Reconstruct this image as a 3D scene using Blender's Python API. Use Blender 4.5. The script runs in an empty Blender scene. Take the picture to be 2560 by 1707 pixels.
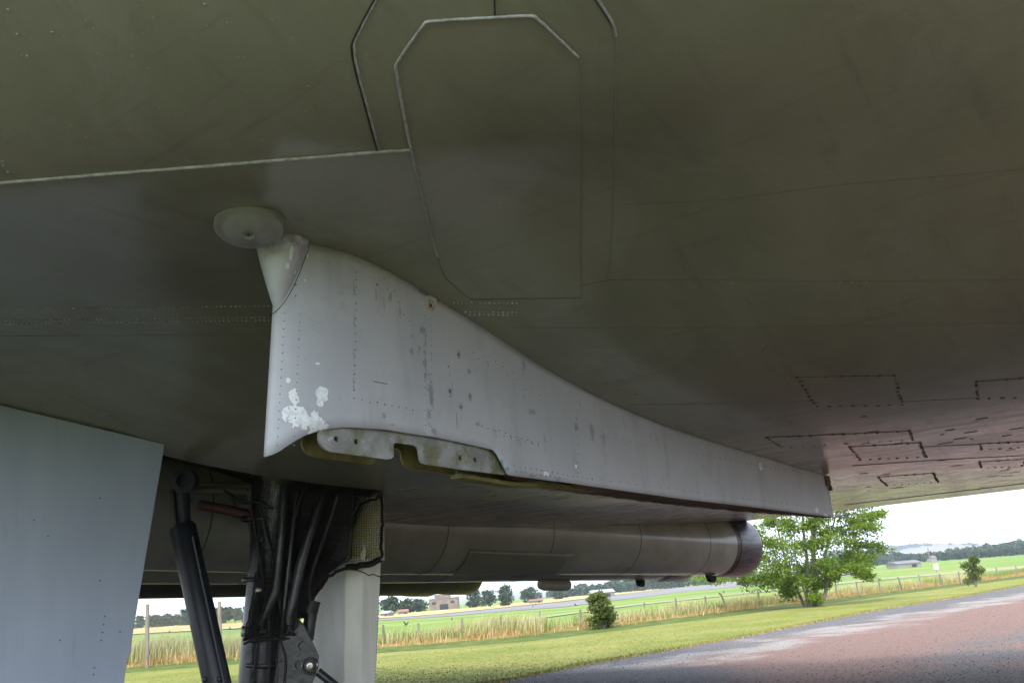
import bpy, bmesh, math, random
import numpy as np
from mathutils import Vector, Matrix, noise as mnoise
random.seed(7); rng = np.random.default_rng(11)
scene = bpy.context.scene
COL = scene.collection

# ------------------------------------------------------------------ camera, world, sun, exposure
EYE = 1.6                                   # eye height
F, IW, IH = 2400.0, 2560.0, 1707.0          # focal length and frame in photograph pixels
ROLL = math.atan2(191, 2220)
PITCH = math.radians(15.0704)
cr, sr, cp, sp = math.cos(ROLL), math.sin(ROLL), math.cos(PITCH), math.sin(PITCH)
R0, U0, FW = Vector((1, 0, 0)), Vector((0, -sp, cp)), Vector((0, cp, sp))
right, up = R0*cr - U0*sr, R0*sr + U0*cr
cam = bpy.data.cameras.new('camera'); cam.sensor_width = 36; cam.lens = 36*F/IW
cam.clip_start = 0.05; cam.clip_end = 9000
cam_o = bpy.data.objects.new('camera', cam); COL.objects.link(cam_o)
cam_o.matrix_world = Matrix.Translation((0, 0, EYE)) @ Matrix((right, up, -FW)).transposed().to_4x4()
scene.camera = cam_o

world = bpy.data.worlds.new('World'); scene.world = world; world.use_nodes = True
wn = world.node_tree; bg = wn.nodes['Background']
sky = wn.nodes.new('ShaderNodeTexSky'); sky.sky_type = 'NISHITA'; sky.sun_disc = False
SUN_EL, SUN_AZ = math.radians(48), math.radians(205)     # behind the camera, a little to its left
sky.sun_elevation = SUN_EL; sky.sun_rotation = SUN_AZ
sky.air_density = 1.0; sky.dust_density = 3.0; sky.ozone_density = 1.5
cl = wn.nodes.new('ShaderNodeMix'); cl.data_type = 'RGBA'
cl.inputs[0].default_value = 0.72                        # overcast: an even layer of white cloud over the sky
wn.links.new(sky.outputs[0], cl.inputs[6]); cl.inputs[7].default_value = (8.9, 9.6, 11.0, 1)
wn.links.new(cl.outputs[2], bg.inputs[0]); bg.inputs[1].default_value = 0.10
sun = bpy.data.lights.new('sun', 'SUN'); sun.energy = 1.0; sun.angle = math.radians(18); sun.color = (1, .96, .9)
sun_o = bpy.data.objects.new('sun', sun); COL.objects.link(sun_o)
sd = Vector((math.sin(SUN_AZ)*math.cos(SUN_EL), math.cos(SUN_AZ)*math.cos(SUN_EL), math.sin(SUN_EL)))
sun_o.rotation_euler = sd.to_track_quat('Z', 'Y').to_euler(); sun_o.location = sd*60
scene.view_settings.view_transform = 'Standard'; scene.view_settings.look = 'None'
scene.view_settings.gamma = 1; scene.view_settings.use_curve_mapping = False
scene.view_settings.exposure = 1.72
scene.render.engine = 'CYCLES'
scene.cycles.max_bounces = 6; scene.cycles.diffuse_bounces = 3; scene.cycles.glossy_bounces = 2; scene.cycles.volume_bounces = 0; scene.cycles.use_adaptive_sampling = True; scene.cycles.adaptive_threshold = .02
scene.cycles.transparent_max_bounces = 12; scene.cycles.use_denoising = True
scene.cycles.caustics_reflective = False; scene.cycles.sample_clamp_indirect = 6

# ------------------------------------------------------------------ geometry helpers
def V2(a, b): return Vector((a, b))
def ray(px, py):
    u, v = px - IW/2, -(py - IH/2)
    a, b = u*cr + v*sr, -u*sr + v*cr
    return R0*a + U0*b + FW*F
def at_depth(px, py, y):
    d = ray(px, py); p = d*(y/d.y); return Vector((p.x, p.y, p.z + EYE))
AT, BT = Vector((.5203, .854)), Vector((.854, -.5203))    # aft and outboard, square to the trailing edge
AP = Vector((.62, .785)).normalized(); BP = Vector((AP.y, -AP.x))   # pylon direction
AN = Vector((.70, .714)).normalized(); BN = Vector((-AN.y, AN.x))   # engine direction and inboard
HS = [-4, 0, 2, 3, 3.57, 3.88, 4.18, 4.64, 5.41, 6.35, 7.53, 9.09, 10.16, 12.0, 15.0, 17.5, 20]
HZ = [1.78, 1.80, 1.822, 1.842, 1.842, 1.80, 1.729, 1.606, 1.386, 1.215, 1.093, 1.002, .955, .94, .985, 1.05, 1.12]
def _tang():
    m = []
    for i in range(len(HS)):
        if i == 0: m.append((HZ[1]-HZ[0])/(HS[1]-HS[0]))
        elif i == len(HS)-1: m.append((HZ[-1]-HZ[-2])/(HS[-1]-HS[-2]))
        else: m.append((HZ[i+1]-HZ[i-1])/(HS[i+1]-HS[i-1]))
    return m
HM = _tang()
def hprof(s):
    if s <= HS[0]: return HZ[0]
    if s >= HS[-1]: return HZ[-1]
    i = 0
    while HS[i+1] < s: i += 1
    w = HS[i+1]-HS[i]; t = (s-HS[i])/w
    return ((2*t**3-3*t*t+1)*HZ[i] + (t**3-2*t*t+t)*w*HM[i] + (-2*t**3+3*t*t)*HZ[i+1] + (t**3-t*t)*w*HM[i+1])
S_TE = 17.5
LE0, LED = Vector((-1.55, 2.56)), Vector((.996, -.087)); LEN = Vector((.087, .996))
def le_dist(x, y): return (Vector((x, y)) - LE0).dot(LEN)
def wing_z(x, y):
    e = le_dist(x, y); r = max(0.0, 1 - e/1.35)
    return EYE + hprof(x*AT.x + y*AT.y) + .52*r*r
def at_wing(px, py, proud=0.0):
    d = ray(px, py)
    lo = hi = None; k = .4/F
    while k < 60/F:
        p = d*k
        if p.z + EYE >= wing_z(p.x, p.y) - proud: hi = k; break
        lo = k; k *= 1.02
    if hi is None: hi = 60/F; lo = hi*.98
    lo = lo or .3/F
    for _ in range(24):
        mid = (lo+hi)/2; p = d*mid
        if p.z + EYE >= wing_z(p.x, p.y) - proud: hi = mid
        else: lo = mid
    p = d*hi; return Vector((p.x, p.y, p.z + EYE))
def smooth01(t): t = max(0., min(1., t)); return t*t*(3-2*t)
def rise(x, y):
    a = x/max(y, 1)
    if a < 0: return .003 + .0125*smooth01((-a-.08)/.22)
    return .003 + .011*smooth01((a-.12)/.3)
def fence_y(x): return 44.5 + (-x*.19 if x < -1 else .19) if x < 0 else 44.5 + x*1.0
def ground_z(x, y):
    f = y - (fence_y(x) + 6)
    z = 0.0
    if f > 0: z = f*rise(x, y)*smooth01(f/60)
    return z
def at_ground(px, py, off=0.0):
    d = ray(px, py); k = 5/F; lo = k
    while k < 6000/F:
        p = d*k
        if p.z + EYE <= ground_z(p.x, p.y) + off: break
        lo = k; k *= 1.01
    hi = k
    for _ in range(30):
        m = (lo+hi)/2; p = d*m
        if p.z + EYE <= ground_z(p.x, p.y) + off: hi = m
        else: lo = m
    p = d*hi; return Vector((p.x, p.y, p.z + EYE))

def obj(name, me, mat=None, parent=None, **kw):
    if isinstance(me, bmesh.types.BMesh):
        bm = me; me = bpy.data.meshes.new(name); bm.to_mesh(me); bm.free()
    o = bpy.data.objects.new(name, me); COL.objects.link(o)
    if mat is not None and not me.materials: me.materials.append(mat)
    if parent is not None: o.parent = parent
    for k, v in kw.items(): o[k] = v
    return o
def empty(name, loc=(0, 0, 0), **kw):
    o = bpy.data.objects.new(name, None); COL.objects.link(o); o.location = loc; o.empty_display_size = .2
    for k, v in kw.items(): o[k] = v
    return o
def smooth(o, angle=None):
    me = o.data
    me.polygons.foreach_set('use_smooth', [True]*len(me.polygons))
    if angle:
        try: me.set_sharp_from_angle(angle=math.radians(angle))
        except Exception: pass
    return o
def keep_world(child, parent):
    child.parent = parent
def mesh_np(name, verts, faces):
    me = bpy.data.meshes.new(name); me.from_pydata([tuple(v) for v in verts], [], [tuple(f) for f in faces]); me.update(); return me
def tube(bm, pts, r, n=8, cap=True, r2=None):
    pts = [Vector(p) for p in pts]; rings = []
    prev = None
    for i, p in enumerate(pts):
        d = (pts[min(i+1, len(pts)-1)] - pts[max(i-1, 0)])
        if d.length < 1e-9: d = Vector((0, 0, 1))
        d.normalize()
        if prev is None:
            a = d.orthogonal().normalized()
        else:
            a = (prev - d*prev.dot(d)); a = a.normalized() if a.length > 1e-6 else d.orthogonal().normalized()
        prev = a; b = d.cross(a)
        rr = r[i] if isinstance(r, (list, tuple)) else (r if r2 is None else r + (r2-r)*i/(len(pts)-1))
        rings.append([bm.verts.new(p + (a*math.cos(2*math.pi*k/n) + b*math.sin(2*math.pi*k/n))*rr) for k in range(n)])
    for i in range(len(rings)-1):
        for k in range(n):
            bm.faces.new((rings[i][k], rings[i][(k+1) % n], rings[i+1][(k+1) % n], rings[i+1][k]))
    if cap:
        bm.faces.new(rings[0][::-1]); bm.faces.new(rings[-1])
    return bm
def box(bm, c, ax, ay, az):
    c, ax, ay, az = Vector(c), Vector(ax), Vector(ay), Vector(az)
    vs = [bm.verts.new(c + ax*i + ay*j + az*k) for i in (-1, 1) for j in (-1, 1) for k in (-1, 1)]
    for f in ((0, 1, 3, 2), (4, 6, 7, 5), (0, 4, 5, 1), (2, 3, 7, 6), (0, 2, 6, 4), (1, 5, 7, 3)): bm.faces.new([vs[i] for i in f])
    return bm
def dome(bm, p, nrm, r, hgt, n=6):
    nrm = Vector(nrm).normalized(); a = nrm.orthogonal().normalized(); b = nrm.cross(a); p = Vector(p)
    r0 = [bm.verts.new(p + (a*math.cos(2*math.pi*k/n) + b*math.sin(2*math.pi*k/n))*r - nrm*.001) for k in range(n)]
    r1 = [bm.verts.new(p + (a*math.cos(2*math.pi*k/n) + b*math.sin(2*math.pi*k/n))*r*.62 + nrm*hgt*.8) for k in range(n)]
    t = bm.verts.new(p + nrm*hgt)
    for k in range(n):
        bm.faces.new((r0[k], r0[(k+1) % n], r1[(k+1) % n], r1[k])); bm.faces.new((r1[k], r1[(k+1) % n], t))
def wing_n(p):
    e = .02
    return Vector(((wing_z(p.x+e, p.y)-wing_z(p.x-e, p.y))/(2*e), (wing_z(p.x, p.y+e)-wing_z(p.x, p.y-e))/(2*e), -1)).normalized()
def resample(pts, step):
    out = []
    for a, b in zip(pts[:-1], pts[1:]):
        n = max(1, int(math.hypot(b[0]-a[0], b[1]-a[1])/step))
        for i in range(n): out.append((a[0]+(b[0]-a[0])*i/n, a[1]+(b[1]-a[1])*i/n))
    out.append(pts[-1]); return out
def chaikin(pts, n=2):
    for _ in range(n):
        q = [pts[0]]
        for a, b in zip(pts[:-1], pts[1:]):
            q += [tuple(a[i]*.75+b[i]*.25 for i in range(len(a))), tuple(a[i]*.25+b[i]*.75 for i in range(len(a)))]
        q.append(pts[-1]); pts = q
    return pts
def outline(bm, loop, holes=(), thick=Vector((0, 0, 1)), origin=Vector(), ex=Vector((1, 0, 0)), ey=Vector((0, 0, 1))):
    """a flat plate cut to an outline (2-D points) with holes, given a real thickness"""
    edges = []
    for lp in [loop, *holes]:
        vs = [bm.verts.new(origin + ex*p[0] + ey*p[1]) for p in lp]
        edges += [bm.edges.new((vs[i], vs[(i+1) % len(vs)])) for i in range(len(vs))]
    r = bmesh.ops.triangle_fill(bm, use_beauty=True, use_dissolve=False, edges=edges)
    fs = [g for g in r['geom'] if isinstance(g, bmesh.types.BMFace)]
    ex_ = bmesh.ops.extrude_face_region(bm, geom=fs)
    bmesh.ops.translate(bm, verts=[g for g in ex_['geom'] if isinstance(g, bmesh.types.BMVert)], vec=thick)
    bmesh.ops.recalc_face_normals(bm, faces=bm.faces)
    return bm

# ------------------------------------------------------------------ materials
class MB:
    """small node-tree writer"""
    def __init__(s, name):
        s.m = bpy.data.materials.new(name); s.m.use_nodes = True; s.t = s.m.node_tree
        s.p = s.t.nodes['Principled BSDF']; s.co = None
    def n(s, k, **kw):
        nd = s.t.nodes.new(k)
        for a, b in kw.items(): setattr(nd, a, b)
        return nd
    def l(s, a, b): s.t.links.new(a, b)
    def coord(s, scale=(1, 1, 1), kind='Object'):
        if s.co is None: s.co = s.n('ShaderNodeTexCoord')
        mp = s.n('ShaderNodeMapping'); mp.inputs['Scale'].default_value = scale
        s.l(s.co.outputs[kind], mp.inputs['Vector']); return mp.outputs[0]
    def noise(s, scale, detail=4, rough=.55, stretch=(1, 1, 1), dist=0.0):
        nd = s.n('ShaderNodeTexNoise'); nd.inputs['Scale'].default_value = scale
        nd.inputs['Detail'].default_value = detail; nd.inputs['Roughness'].default_value = rough
        nd.inputs['Distortion'].default_value = dist
        s.l(s.coord(stretch), nd.inputs['Vector']); return nd.outputs['Fac']
    def ramp(s, f, lo, hi, a=0.0, b=1.0):
        nd = s.n('ShaderNodeMapRange'); nd.interpolation_type = 'SMOOTHSTEP'
        for i, v in enumerate((lo, hi, a, b)): nd.inputs[1+i].default_value = v
        s.l(f, nd.inputs[0]); return nd.outputs[0]
    def math(s, op, a, b=None):
        nd = s.n('ShaderNodeMath', operation=op)
        for i, v in enumerate((a, b)):
            if v is None: continue
            if isinstance(v, (int, float)): nd.inputs[i].default_value = v
            else: s.l(v, nd.inputs[i])
        return nd.outputs[0]
    def mix(s, f, a, b):
        nd = s.n('ShaderNodeMix', data_type='RGBA')
        for i, v in ((0, f), (6, a), (7, b)):
            if isinstance(v, (int, float)): nd.inputs[i].default_value = v
            elif isinstance(v, tuple): nd.inputs[i].default_value = (*v[:3], 1)
            else: s.l(v, nd.inputs[i])
        return nd.outputs[2]
    def base(s, c):
        if isinstance(c, tuple): s.p.inputs['Base Color'].default_value = (*c[:3], 1)
        else: s.l(c, s.p.inputs['Base Color'])
    def set(s, **kw):
        for k, v in kw.items():
            i = s.p.inputs[k.replace('_', ' ')]
            if isinstance(v, (int, float)): i.default_value = v
            else: s.l(v, i)
    def bump(s, hgt, strength=.3, dist=.01):
        b = s.n('ShaderNodeBump'); b.inputs['Strength'].default_value = strength; b.inputs['Distance'].default_value = dist
        s.l(hgt, b.inputs['Height']); s.l(b.outputs[0], s.p.inputs['Normal'])
    def blobs(s, pts, wob=.5, nscale=30, axes=(0, 2)):
        """mask of ragged patches at (u, z, radius_u, radius_z) of the object's own frame"""
        xyz = s.n('ShaderNodeSeparateXYZ'); s.l(s.coord(), xyz.inputs[0]); A, B = xyz.outputs[axes[0]], xyz.outputs[axes[1]]
        best = None
        for (u, z, ru, rz) in pts:
            a = s.math('DIVIDE', s.math('SUBTRACT', A, u), ru); b = s.math('DIVIDE', s.math('SUBTRACT', B, z), rz)
            d = s.math('SQRT', s.math('ADD', s.math('MULTIPLY', a, a), s.math('MULTIPLY', b, b)))
            d = s.math('SUBTRACT', 1.0, d)
            best = d if best is None else s.math('MAXIMUM', best, d)
        nz = s.noise(nscale, 7, .72)
        return s.math('ADD', best, s.math('MULTIPLY', s.math('SUBTRACT', nz, .5), wob*4))
def plain(name, c, rough=.5, metal=0.0, c2=None, nscale=8, bump=0.0, bscale=40, stretch=(1, 1, 1), lo=.35, hi=.65, spec=.5):
    b = MB(name)
    if c2 is not None: b.base(b.mix(b.ramp(b.noise(nscale, 5, .6, stretch), lo, hi), c, c2))
    else: b.base(c)
    b.set(Roughness=rough, Metallic=metal); b.p.inputs['Specular IOR Level'].default_value = spec
    if bump: b.bump(b.noise(bscale, 5, .6, stretch), bump, .01)
    return b.m

# wing paint: grey gloss, weathered; frame of the wing object is x aft, y inboard, z up
b = MB('wing_paint')
c = b.mix(b.ramp(b.noise(1.1, 5, .6, (.5, 1, 1)), .3, .7), (.155, .156, .112), (.203, .202, .152))
xyz = b.n('ShaderNodeSeparateXYZ'); b.l(b.coord(), xyz.inputs[0])
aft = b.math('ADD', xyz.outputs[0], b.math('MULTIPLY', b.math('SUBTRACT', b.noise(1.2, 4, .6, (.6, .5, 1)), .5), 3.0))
c = b.mix(b.ramp(aft, 6.6, 9.2), c, b.mix(b.ramp(b.noise(2.0, 5, .65, (3.0, .22, 1)), .38, .62), (.30, .255, .225), (.50, .44, .375)))     # aft skin paler and pinkish: reflected ground light painted into the colour
c = b.mix(b.ramp(xyz.outputs[0], 16.9, 17.05), c, (.42, .40, .29))
c = b.mix(b.ramp(b.noise(5, 4, .6, (.12, 1.6, 1)), .56, .75, 0, .38), c, (.118, .118, .085))           # chordwise grime
c = b.mix(b.ramp(b.noise(7, 5, .6, (2.2, .12, 1)), .58, .72, 0, .28), c, (.10, .10, .075))
c = b.mix(b.ramp(b.noise(.9, 6, .7, (1, 1, 1), 1.2), .52, .68, 0, .35), c, (.23, .235, .205))
c = b.mix(b.ramp(b.noise(60, 4, .7), .62, .74, 0, .5), c, (.085, .087, .07))                             # specks
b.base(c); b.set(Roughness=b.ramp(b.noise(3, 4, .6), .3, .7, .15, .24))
b.p.inputs['Specular IOR Level'].default_value = .6
w1 = b.noise(1.0, 2, .5, (3.2, .10, 1)); w2 = b.noise(1.0, 3, .5, (9, .35, 1)); w3 = b.noise(160, 2, .5)
hh = b.math('ADD', b.math('ADD', w1, b.math('MULTIPLY', w2, .25)), b.math('MULTIPLY', w3, .012))
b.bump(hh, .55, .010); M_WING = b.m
M_SEAL = plain('sealant', (.34, .35, .34), .36, c2=(.20, .205, .20), nscale=25, bump=.4, bscale=60)
M_FAINT = plain('faint_seam', (.075, .075, .06), .5)
M_GAP = plain('seam_shadow_dirt', (.018, .017, .015), .8)
M_SCREW = plain('oily_screw_heads', (.022, .019, .016), .5, c2=(.06, .05, .04), nscale=90)
M_RIVW = plain('wing_rivets', (.42, .42, .40), .32, c2=(.12, .12, .10), nscale=14)
M_BLIS = plain('blister_paint', (.20, .208, .195), .30, c2=(.165, .172, .155), nscale=10)
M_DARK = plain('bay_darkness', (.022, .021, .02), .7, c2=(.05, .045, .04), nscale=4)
M_BLACK = plain('gear_black_gloss', (.014, .015, .019), .30, c2=(.034, .034, .038), nscale=7, bump=.5, bscale=14)
M_STRUT = plain('strut_blue_black', (.014, .02, .03), .42, c2=(.022, .027, .036), nscale=5)
M_CREAM = plain('cream_door_paint', (.78, .78, .72), .4, c2=(.66, .66, .58), nscale=4, stretch=(1, 1, .3))
M_YELLOW = plain('yellowed_primer', (.55, .47, .2), .5, c2=(.55, .52, .42), nscale=9)
M_NET = plain('black_netting', (.012, .011, .010), .85)
M_STEEL = plain('bright_steel', (.45, .44, .42), .28, metal=1.0, c2=(.25, .2, .16), nscale=30)
M_REDPIPE = plain('faded_red_hose', (.06, .018, .015), .6)
M_RAIL = plain('bay_rail', (.11, .10, .085), .55)
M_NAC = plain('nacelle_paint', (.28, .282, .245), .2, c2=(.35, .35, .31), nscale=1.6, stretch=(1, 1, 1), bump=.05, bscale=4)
M_PATCH = plain('repair_patch', (.20, .205, .165), .35)
M_NOZ = plain('burnt_metal', (.10, .095, .105), .34, metal=.55, c2=(.055, .05, .056), nscale=3, stretch=(1, 1, 6), bump=.15, bscale=12)
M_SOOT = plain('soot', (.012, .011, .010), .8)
M_RUBBER = plain('tyre_rubber', (.02, .02, .02), .75, bump=.2)
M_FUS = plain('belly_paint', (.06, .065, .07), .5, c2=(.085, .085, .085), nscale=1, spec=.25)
M_RUST = plain('rusty_strip', (.055, .028, .016), .75, c2=(.13, .065, .03), nscale=9, bump=.8, bscale=25, stretch=(.3, 1, 1))

# gear door: bluish grey with drips (frame: x along the door, z up)
b = MB('gear_door_paint')
c = b.mix(b.ramp(b.noise(2.2, 4, .6, (1, 1, .35)), .35, .7), (.25, .295, .37), (.29, .335, .41))
c = b.mix(b.ramp(b.noise(9, 4, .65, (1.6, 1, .12)), .60, .76, 0, .8), c, (.19, .21, .25))
c = b.mix(b.ramp(b.noise(30, 2, .5), .74, .79, 0, .6), c, (.16, .17, .19))
b.base(c); b.set(Roughness=.42); b.bump(b.noise(60, 3), .05, .01); M_DOOR = b.m

# ------------------------------------------------------------------ the aircraft (one thing)
plane = empty('bomber_aircraft', (0, 0, 0), label='grey jet bomber parked on its landing gear, seen from beneath the wing', category='aircraft')
def mat2(ax, origin):                       # frame with local x along ax, z up
    a = Vector((ax.x, ax.y, 0)); z = Vector((0, 0, 1)); y = z.cross(a)
    return Matrix.Translation(origin) @ Matrix((a, y, z)).transposed().to_4x4()
WM = mat2(AT, (0, 0, 0)); WMI = WM.inverted()

# gear bay in plan
BO, BNX, BMX = Vector((-1.36, 9.23)), Vector((.8, .6)), Vector((-.6, .8))
def in_bay(x, y):
    q = Vector((x, y)) - BO; a, bb = q.dot(BNX), q.dot(BMX)
    return -4.6 < a < 0 and 0 < bb < 1.75
def grid_sheet(zf, flip):
    bm = bmesh.new()
    ss = [i*.11 for i in range(-60, int((S_TE-.42)/.11)+1)] + [S_TE-.42]
    tt = [-15 + i*.28 for i in range(0, 64)]
    vs = [[bm.verts.new((s, -t, 0)) for t in tt] for s in ss]
    for i in range(len(ss)-1):
        for j in range(len(tt)-1): bm.faces.new((vs[i][j], vs[i+1][j], vs[i+1][j+1], vs[i][j+1]))
    def cut(p, n, clear):
        P = WMI @ Vector((p.x, p.y, 0)); N = (WMI.to_3x3() @ Vector((n.x, n.y, 0)))
        bmesh.ops.bisect_plane(bm, geom=bm.verts[:]+bm.edges[:]+bm.faces[:], plane_co=P, plane_no=N, clear_inner=clear, clear_outer=False)
    cut(LE0, LEN, True)
    return bm, cut
bm, cut = grid_sheet(None, False)
cut(BO, BMX, False); cut(BO + BMX*1.75, BMX, False); cut(BO, BNX, False); cut(BO - BNX*4.6, BNX, False)
kill = []
for f in bm.faces:
    c = WM @ f.calc_center_median()
    if in_bay(c.x, c.y): kill.append(f)
bmesh.ops.delete(bm, geom=kill, context='FACES')
for v in bm.verts:
    w = WM @ v.co; v.co.z = wing_z(w.x, w.y)
bmesh.ops.recalc_face_normals(bm, faces=bm.faces)
if sum(f.normal.z for f in list(bm.faces)[:50]) > 0: bmesh.ops.reverse_faces(bm, faces=bm.faces)
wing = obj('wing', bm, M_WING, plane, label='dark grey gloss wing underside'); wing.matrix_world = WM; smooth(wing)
bm, cut = grid_sheet(None, True)
for v in bm.verts:
    w = WM @ v.co; e = max(0, le_dist(w.x, w.y)); a = max(0, S_TE-.42 - v.co.x)
    v.co.z = wing_z(w.x, w.y) + .02 + min(1.25, 1.0*math.sqrt(e/2.0))*min(1, a/5.5)
bmesh.ops.recalc_face_normals(bm, faces=bm.faces)
o = obj('upper_skin', bm, M_FUS, wing); smooth(o)
# rounded end closing the skins; unseen, wing stopped short to let in light
bm = bmesh.new(); T_END = -15 + 63*.28; rows = []
for i in range(60):
    s0 = 2 + (S_TE-.42-2)*i/59; q = AT*s0 + BT*T_END; e = le_dist(q.x, q.y)
    if e < 0: continue
    z0 = wing_z(q.x, q.y); z1 = z0 + .02 + min(1.25, math.sqrt(e/2.0))*min(1, max(0, S_TE-.42-s0)/5.5)
    rows.append([bm.verts.new((s0, -T_END - .25*math.sin(math.pi*k/6)*min(1, (z1-z0)*2), z0 + (z1-z0)*(.5-.5*math.cos(math.pi*k/6)))) for k in range(7)])
for a, c in zip(rows[:-1], rows[1:]):
    for k in range(6): bm.faces.new((a[k], a[k+1], c[k+1], c[k]))
o = obj('short_wing_end', bm, M_FUS, wing); smooth(o)
# elevon along the trailing edge, in lengths
el_t = [-4.6, -1.2, 2.64]
for t0, t1 in zip(el_t[:-1], el_t[1:]):
    bm = bmesh.new(); n = 16; rows = []
    for i in range(n+1):
        t = t0 + .01 + (t1-t0-.02)*i/n
        p = AT*S_TE + BT*t; zt = wing_z(p.x, p.y); q = AT*(S_TE-.40) + BT*t; zq = wing_z(q.x, q.y)
        jig = random.uniform(-.012, .012)
        rows.append([bm.verts.new((S_TE-.40, -t, zq-.004)), bm.verts.new((S_TE+jig, -t, zt-.004)), bm.verts.new((S_TE+jig, -t, zt+.022)), bm.verts.new((S_TE-.40, -t, zq+.10))])
    for a, c in zip(rows[:-1], rows[1:]):
        for k in range(4): bm.faces.new((a[k], a[(k+1) % 4], c[(k+1) % 4], c[k]))
    bm.faces.new(rows[0]); bm.faces.new(rows[-1][::-1]); bmesh.ops.recalc_face_normals(bm, faces=bm.faces)
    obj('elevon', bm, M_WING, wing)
wing_children_ident = WMI    # children of the wing that are made in world space get this as local matrix
def wpart(name, bm, mat, **kw):
    bm.transform(WMI); o = obj(name, bm, mat, wing, **kw); return o        # into the wing's own frame

# raised skin plates, sealant beads and seams on the underside
def plate_on_wing(name, poly, proud, mat):
    P = [at_wing(*q) for q in resample(poly + [poly[0]], 40)[:-1]]
    bm = bmesh.new(); vs = [bm.verts.new((p.x, p.y, 0)) for p in P]
    es = [bm.edges.new((vs[i], vs[(i+1) % len(vs)])) for i in range(len(vs))]
    bmesh.ops.triangle_fill(bm, use_beauty=True, use_dissolve=False, edges=es)
    for _ in range(6):
        le = [e for e in bm.edges if e.calc_length() > .16]
        if not le: break
        bmesh.ops.subdivide_edges(bm, edges=le, cuts=1); bmesh.ops.triangulate(bm, faces=bm.faces)
    for v in bm.verts: v.co.z = wing_z(v.co.x, v.co.y) - proud
    bd = [e for e in bm.edges if len(e.link_faces) == 1]
    r = bmesh.ops.extrude_edge_only(bm, edges=bd)
    for g in r['geom']:
        if isinstance(g, bmesh.types.BMVert): g.co.z = wing_z(g.co.x, g.co.y) + .004
    bmesh.ops.recalc_face_normals(bm, faces=bm.faces)
    o = wpart(name, bm, mat); smooth(o, 35); return o
def bead(name, pts, r, mat, proud=0.0, jag=0.0):
    q = [at_wing(*p) for p in resample(pts, 9)]
    P = [Vector((p.x, p.y, wing_z(p.x, p.y) - proud - r*.25)) for p in q]
    if jag: P = [p + Vector((random.gauss(0, jag), random.gauss(0, jag), random.gauss(0, jag*.3))) for p in P]
    bm = bmesh.new(); tube(bm, P, r, 8); o = wpart(name, bm, mat); smooth(o); return o
OCT = [(990, 158), (1062, 52), (1338, 36), (1446, 142), (1451, 742), (1172, 746), (1112, 692), (1094, 640), (1026, 372)]
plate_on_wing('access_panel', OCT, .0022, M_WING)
bead('sealant_bead', chaikin([(1094, 640), (1026, 372), (988, 168), (990, 155), (1060, 56), (1072, 50), (1325, 36), (1340, 40), (1446, 142)], 1), .0062, M_SEAL, .004, .0006)
bead('sealant_bead', [(1446, 142), (1449, 420), (1452, 735)], .0022, M_BLIS, .002)
bead('seam', [(1452, 744), (1175, 748), (1112, 694), (1094, 640)], .002, M_FAINT, .002)
bead('sealant_bead', chaikin([(952, -20), (888, 98), (884, 118), (890, 165), (948, 374)], 2), .0052, M_SEAL, .0, .0006)
bead('seam', chaikin([(945, -20), (882, 98), (877, 118), (884, 165), (942, 374)], 2), .0035, M_GAP, .002, .0005)
bead('sealant_bead', chaikin([(1482, -20), (1536, 62), (1540, 90)], 1), .006, M_SEAL, .0, .0006)
bead('seam', [(1476, -20), (1533, 68)], .003, M_GAP, .002)
bead('seam', [(1540, 90), (1537, 380), (1525, 640), (1520, 700)], .0018, M_BLIS, .001)
bead('seam', [(1236, -15), (1237, 38)], .003, M_GAP, .001)
bead('sealant_bead', [(-60, 461), (300, 431), (480, 417), (760, 394), (950, 378), (1027, 373)], .0078, M_SEAL, .001, .0009)
bead('seam', [(-40, 840), (670, 836)], .0016, M_FAINT, .0)
bead('seam', [(1300, 746), (1520, 700), (1700, 699), (2140, 702), (2600, 699)], .0016, M_FAINT, .0005)
bead('seam', [(1280, 818), (1700, 820), (2100, 812), (2600, 806)], .0016, M_FAINT, .0)
bead('seam', [(1560, 512), (1800, 500), (2100, 462), (2600, 418)], .0016, M_FAINT, .0)
bead('seam', [(2112, 1261), (2300, 1239), (2600, 1203)], .006, M_GAP, .0, .001)
bead('seam', [(1570, 1012), (2000, 1003), (2250, 1004), (2600, 988)], .0016, M_FAINT, .0)
bead('seam', [(2290, 1117), (2450, 1110), (2600, 1100)], .003, M_GAP, .0)
bead('seam', [(2130, 1164), (2330, 1150), (2600, 1136)], .0035, M_GAP, .0)
# rivet rows (a few pixels each: one mesh)
bm = bmesh.new()
def rivets(bm, a, c, step, r, hgt=.004, jit=.0):
    p, q = at_wing(*a), at_wing(*c); n = max(1, int((q-p).length/step))
    for i in range(n+1):
        g_ = at_wing(a[0]+(c[0]-a[0])*i/n, a[1]+(c[1]-a[1])*i/n); x, y = g_.x + random.gauss(0, jit), g_.y + random.gauss(0, jit)
        w = Vector((x, y, wing_z(x, y))); dome(bm, w, wing_n(w), r, hgt, 6)
for a, c in (((-30, 773), (672, 764)), ((-30, 801), (672, 792)), ((-30, 810), (672, 800)), ((1135, 756), (1292, 757)), ((1165, 779), (1292, 780)), ((1175, 786), (1292, 787))):
    rivets(bm, a, c, .026, .0076, .007, .0012)
wpart('rivet_rows', bm, M_RIVW, kind='stuff')
bm = bmesh.new()
for _ in range(110):
    px, py = random.uniform(0, 2560), random.uniform(0, 1000)
    if random.random() < .55: px *= .5; py *= .7
    p = at_wing(px, py); dome(bm, Vector((p.x, p.y, wing_z(p.x, p.y))), wing_n(p), random.uniform(.0025, .0045), .0012, 6)
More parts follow.
